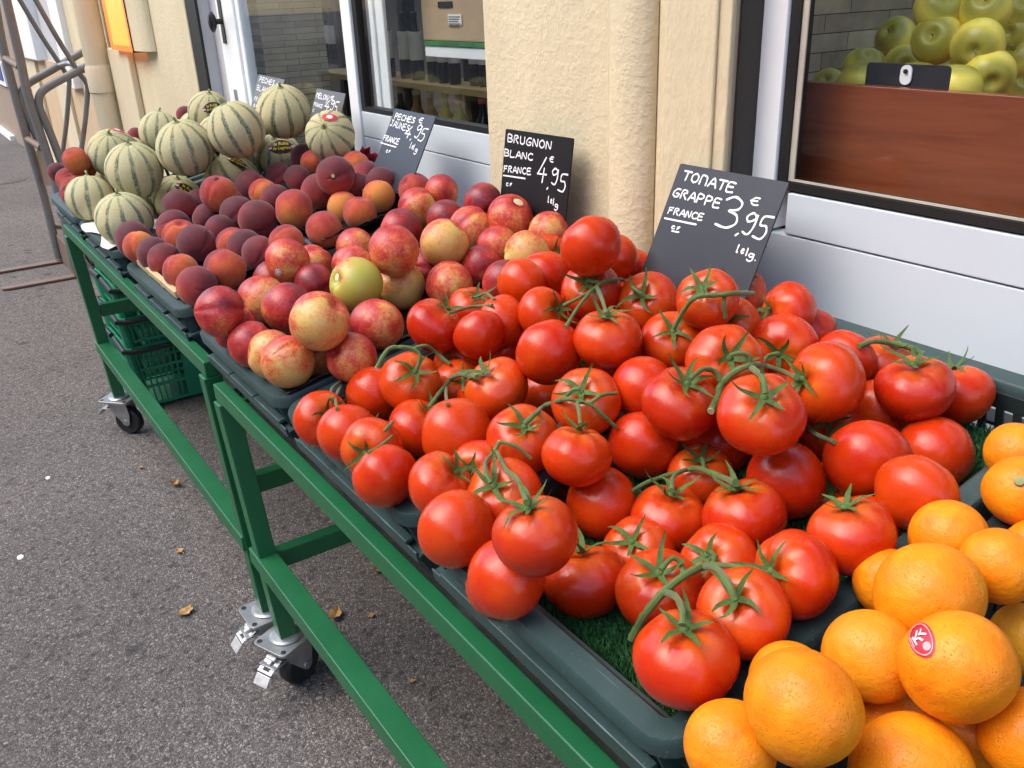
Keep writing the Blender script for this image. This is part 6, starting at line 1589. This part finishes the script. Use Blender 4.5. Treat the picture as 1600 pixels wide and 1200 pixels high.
for x, pts in ((hx1, [(53, -5), (85, 52), (112, 96), (125, 116), (134, 128), (137, 142), (133, 190), (126, 245), (124, 290)]), (hx0, [(28, -5), (62, 52), (88, 92), (102, 113), (107, 122), (108, 135), (104, 190), (98, 240), (96, 290)])):
    b = MB(); b.tube(smooth(tp(pts, x)), .012, 10); b.build('brace_rod', M['tube_steel'], smooth='auto', **W2(ht))
b = MB(); b.tube(smooth([at(92, 103, X=hx0), at(106, 99, X=(hx0 + hx1) / 2 - .05), at(122, 104, X=(hx0 + hx1) / 2 + .08), at(131, 110, X=hx1)]), .013, 10); b.build('bow', M['zinc'], smooth='auto', **W2(ht))
p = [at(57, 236, X=hx0 + .03), at(66, 236, X=hx1 - .02), at(86, 290, X=hx1 - .02), at(70, 290, X=hx0 + .03)]
b = MB(); n_ = Vector((0, .003, 0)); b.add([q - n_ for q in p] + [q + n_ for q in p], [(0, 1, 2, 3), (7, 6, 5, 4), (0, 4, 5, 1), (1, 5, 6, 2), (2, 6, 7, 3), (3, 7, 4, 0)]); b.build('perforated_plate', M['rust'], **W2(ht))
b = MB(); b.box((hx0 - .02, .612, .004), (hx1 + .02, .620, at(83, 366, X=hx0).z)); b.build('back_plate', M['rust'], bevel=.002, **W2(ht))
for x in (hx0, hx1):
    b = MB(); b.prism([(x - .030, .611), (x + .030, .611), (x + .026, .30), (x + .010, .27), (x - .010, .27), (x - .026, .30)], .004, .014); b.build('floor_prong', M['rust'], bevel=.002, **W2(ht))
for x in (hx0 - .03, hx1 + .03):
    b = MB(); Mw = Matrix.Translation((x, .80, .125)) @ Matrix.Rotation(math.radians(90), 4, 'Y')
    b.lathe([(.06, -.02), (.115, -.025), (.124, -.012), (.124, .012), (.115, .025), (.06, .02)], 32, Mw); w = b.build('wheel', M['rubber'], smooth='auto', **W2(ht))
    b = MB(); b.lathe([(.02, -.027), (.078, -.022), (.078, .022), (.02, .027)], 24, Mw); subkid(b, 'hub', M['blue_plastic'], w, smooth='auto')
b = MB(); b.tube([(hx0 - .05, .80, .125), (hx1 + .05, .80, .125)], .010, 10); b.bar((hx0, .62, .2), (hx0, .80, .14), .03, .02); b.bar((hx1, .62, .2), (hx1, .80, .14), .03, .02); b.build('axle', M['rust'], smooth='auto', **W2(ht))

# ------------------------------------------------------------------ bits on the pavement
def leaf(px, py, size, rot, label, curl=.25):
    p = at(px, py, Z=.004); b = MB(); v = []; f = []; r = random.Random(int(px))
    n = 6
    for i in range(n + 1):
        u = i / n; w = size * (.34 * math.sin(math.pi * min(1, u * .92 + .04)) ** .8) * (1 + r.uniform(-.25, .25))
        for s_ in (-1, 0, 1): v.append((size * (u - .5), s_ * w, .002 + size * curl * (abs(s_) * .5 + (u - .5) ** 2 * 2) * r.uniform(.6, 1.3)))
    for i in range(n):
        for j in range(2): a = i * 3 + j; f.append((a, a + 1, a + 4, a + 3))
    b.add(v, f); b.tube([(size * .5, 0, .004 + size * curl * .4), (size * .72, size * .06, .003)], .0012, 5)
    o = b.build('dry_leaf', M['leaf']); s = o.modifiers.new('solid', 'SOLIDIFY'); s.thickness = .0008
    o.location = (p.x, p.y, .001); o.rotation_euler = (0, 0, rot); tag(o, label, 'leaf', 'dry leaves on the asphalt')
leaf(290, 957, .040, 1.9, 'dry tan leaf left of the middle casters')
leaf(524, 963, .038, 2.4, 'curled dry leaf on the asphalt between the two green rails', .5)
leaf(275, 758, .036, .6, 'curled brown leaf on the open asphalt below the far caster', .5)
leaf(280, 861, .026, .3, 'small dry leaf midway on the open asphalt')
leaf(591, 893, .030, .8, 'small orange leaf under the second cart near the cross bar', .5)
leaf(220, 730, .018, .4, 'tiny orange leaf on the open asphalt near the far caster')
leaf(579, 962, .020, 1.2, 'tiny leaf right of the curled dry leaf')
leaf(672, 1188, .030, 2.0, 'orange leaf at the bottom edge by the green rail')
leaf(643, 1064, .016, 1.0, 'tiny reddish leaf under the second cart')
for px, py, s, lb in ((75, 747, .018, 'white chewing gum fleck on the left asphalt, upper'), (32, 871, .022, 'white chewing gum fleck at the left edge, lower'), (222, 662, .014, 'white fleck beside the far caster')):
    p = at(px, py, Z=0); b = MB(); b.lathe([(s * .55, 0), (s * .5, .0018), (s * .2, .0026)], 12, Matrix.Diagonal((1, .7, 1, 1))); o = b.build('gum_fleck', M['paper'], smooth='auto'); o.location = (p.x, p.y, .0005); tag(o, lb, 'litter', 'pale flecks on the asphalt')
p = at(6, 283, Z=0); b = MB(); b.lathe([(.17, 0), (.17, .003), (.155, .0035), (.150, .001), (.143, .001), (.138, .0035), (.05, .0035)], 40); o = b.build('manhole_cover', M['asphalt'], smooth='auto'); o.location = (p.x, p.y, .0005); tag(o, 'small round metal cover set in the asphalt at the far left', 'manhole cover')

# a white car at the kerb behind the viewer, seen only as a reflection in the glass
cr = thing('parked_car', (-.2, -4.2, 0), 'white car at the kerb, seen reflected in the shop glass', 'car')
prof = [(-2.0, .32), (-2.05, .75), (-1.75, .92), (-1.0, 1.0), (-.35, 1.42), (.9, 1.47), (1.55, 1.05), (2.0, .95), (2.08, .6), (2.02, .3)]
b = MB(); b.prism(prof, -.82, .82, Matrix.Translation((-.2, -4.2, 0)) @ Matrix.Rotation(math.radians(90), 4, 'X')); b.build('body', M['car_white'], bevel=.06, smooth='auto', **W2(cr))
for s in (-.823, .823):
    b = MB(); b.prism([(-.75, 1.02), (-.28, 1.36), (.25, 1.39), (.25, 1.02)], -.004, .004, Matrix.Translation((-.2, -4.2 + s, 0)) @ Matrix.Rotation(math.radians(90), 4, 'X')); b.prism([(.32, 1.02), (.32, 1.39), (.85, 1.40), (1.3, 1.04)], -.004, .004, Matrix.Translation((-.2, -4.2 + s, 0)) @ Matrix.Rotation(math.radians(90), 4, 'X')); b.build('side_window', M['facade_dark'], **W2(cr))
for x in (-1.3, 1.3):
    for s in (-.78, .78):
        b = MB(); b.lathe([(.2, -.1), (.31, -.1), (.32, 0), (.31, .1), (.2, .1)], 28, Matrix.Translation((x - .2, -4.2 + s, .32)) @ Matrix.Rotation(math.radians(90), 4, 'X')); b.build('wheel', M['rubber'], smooth='auto', **W2(cr))
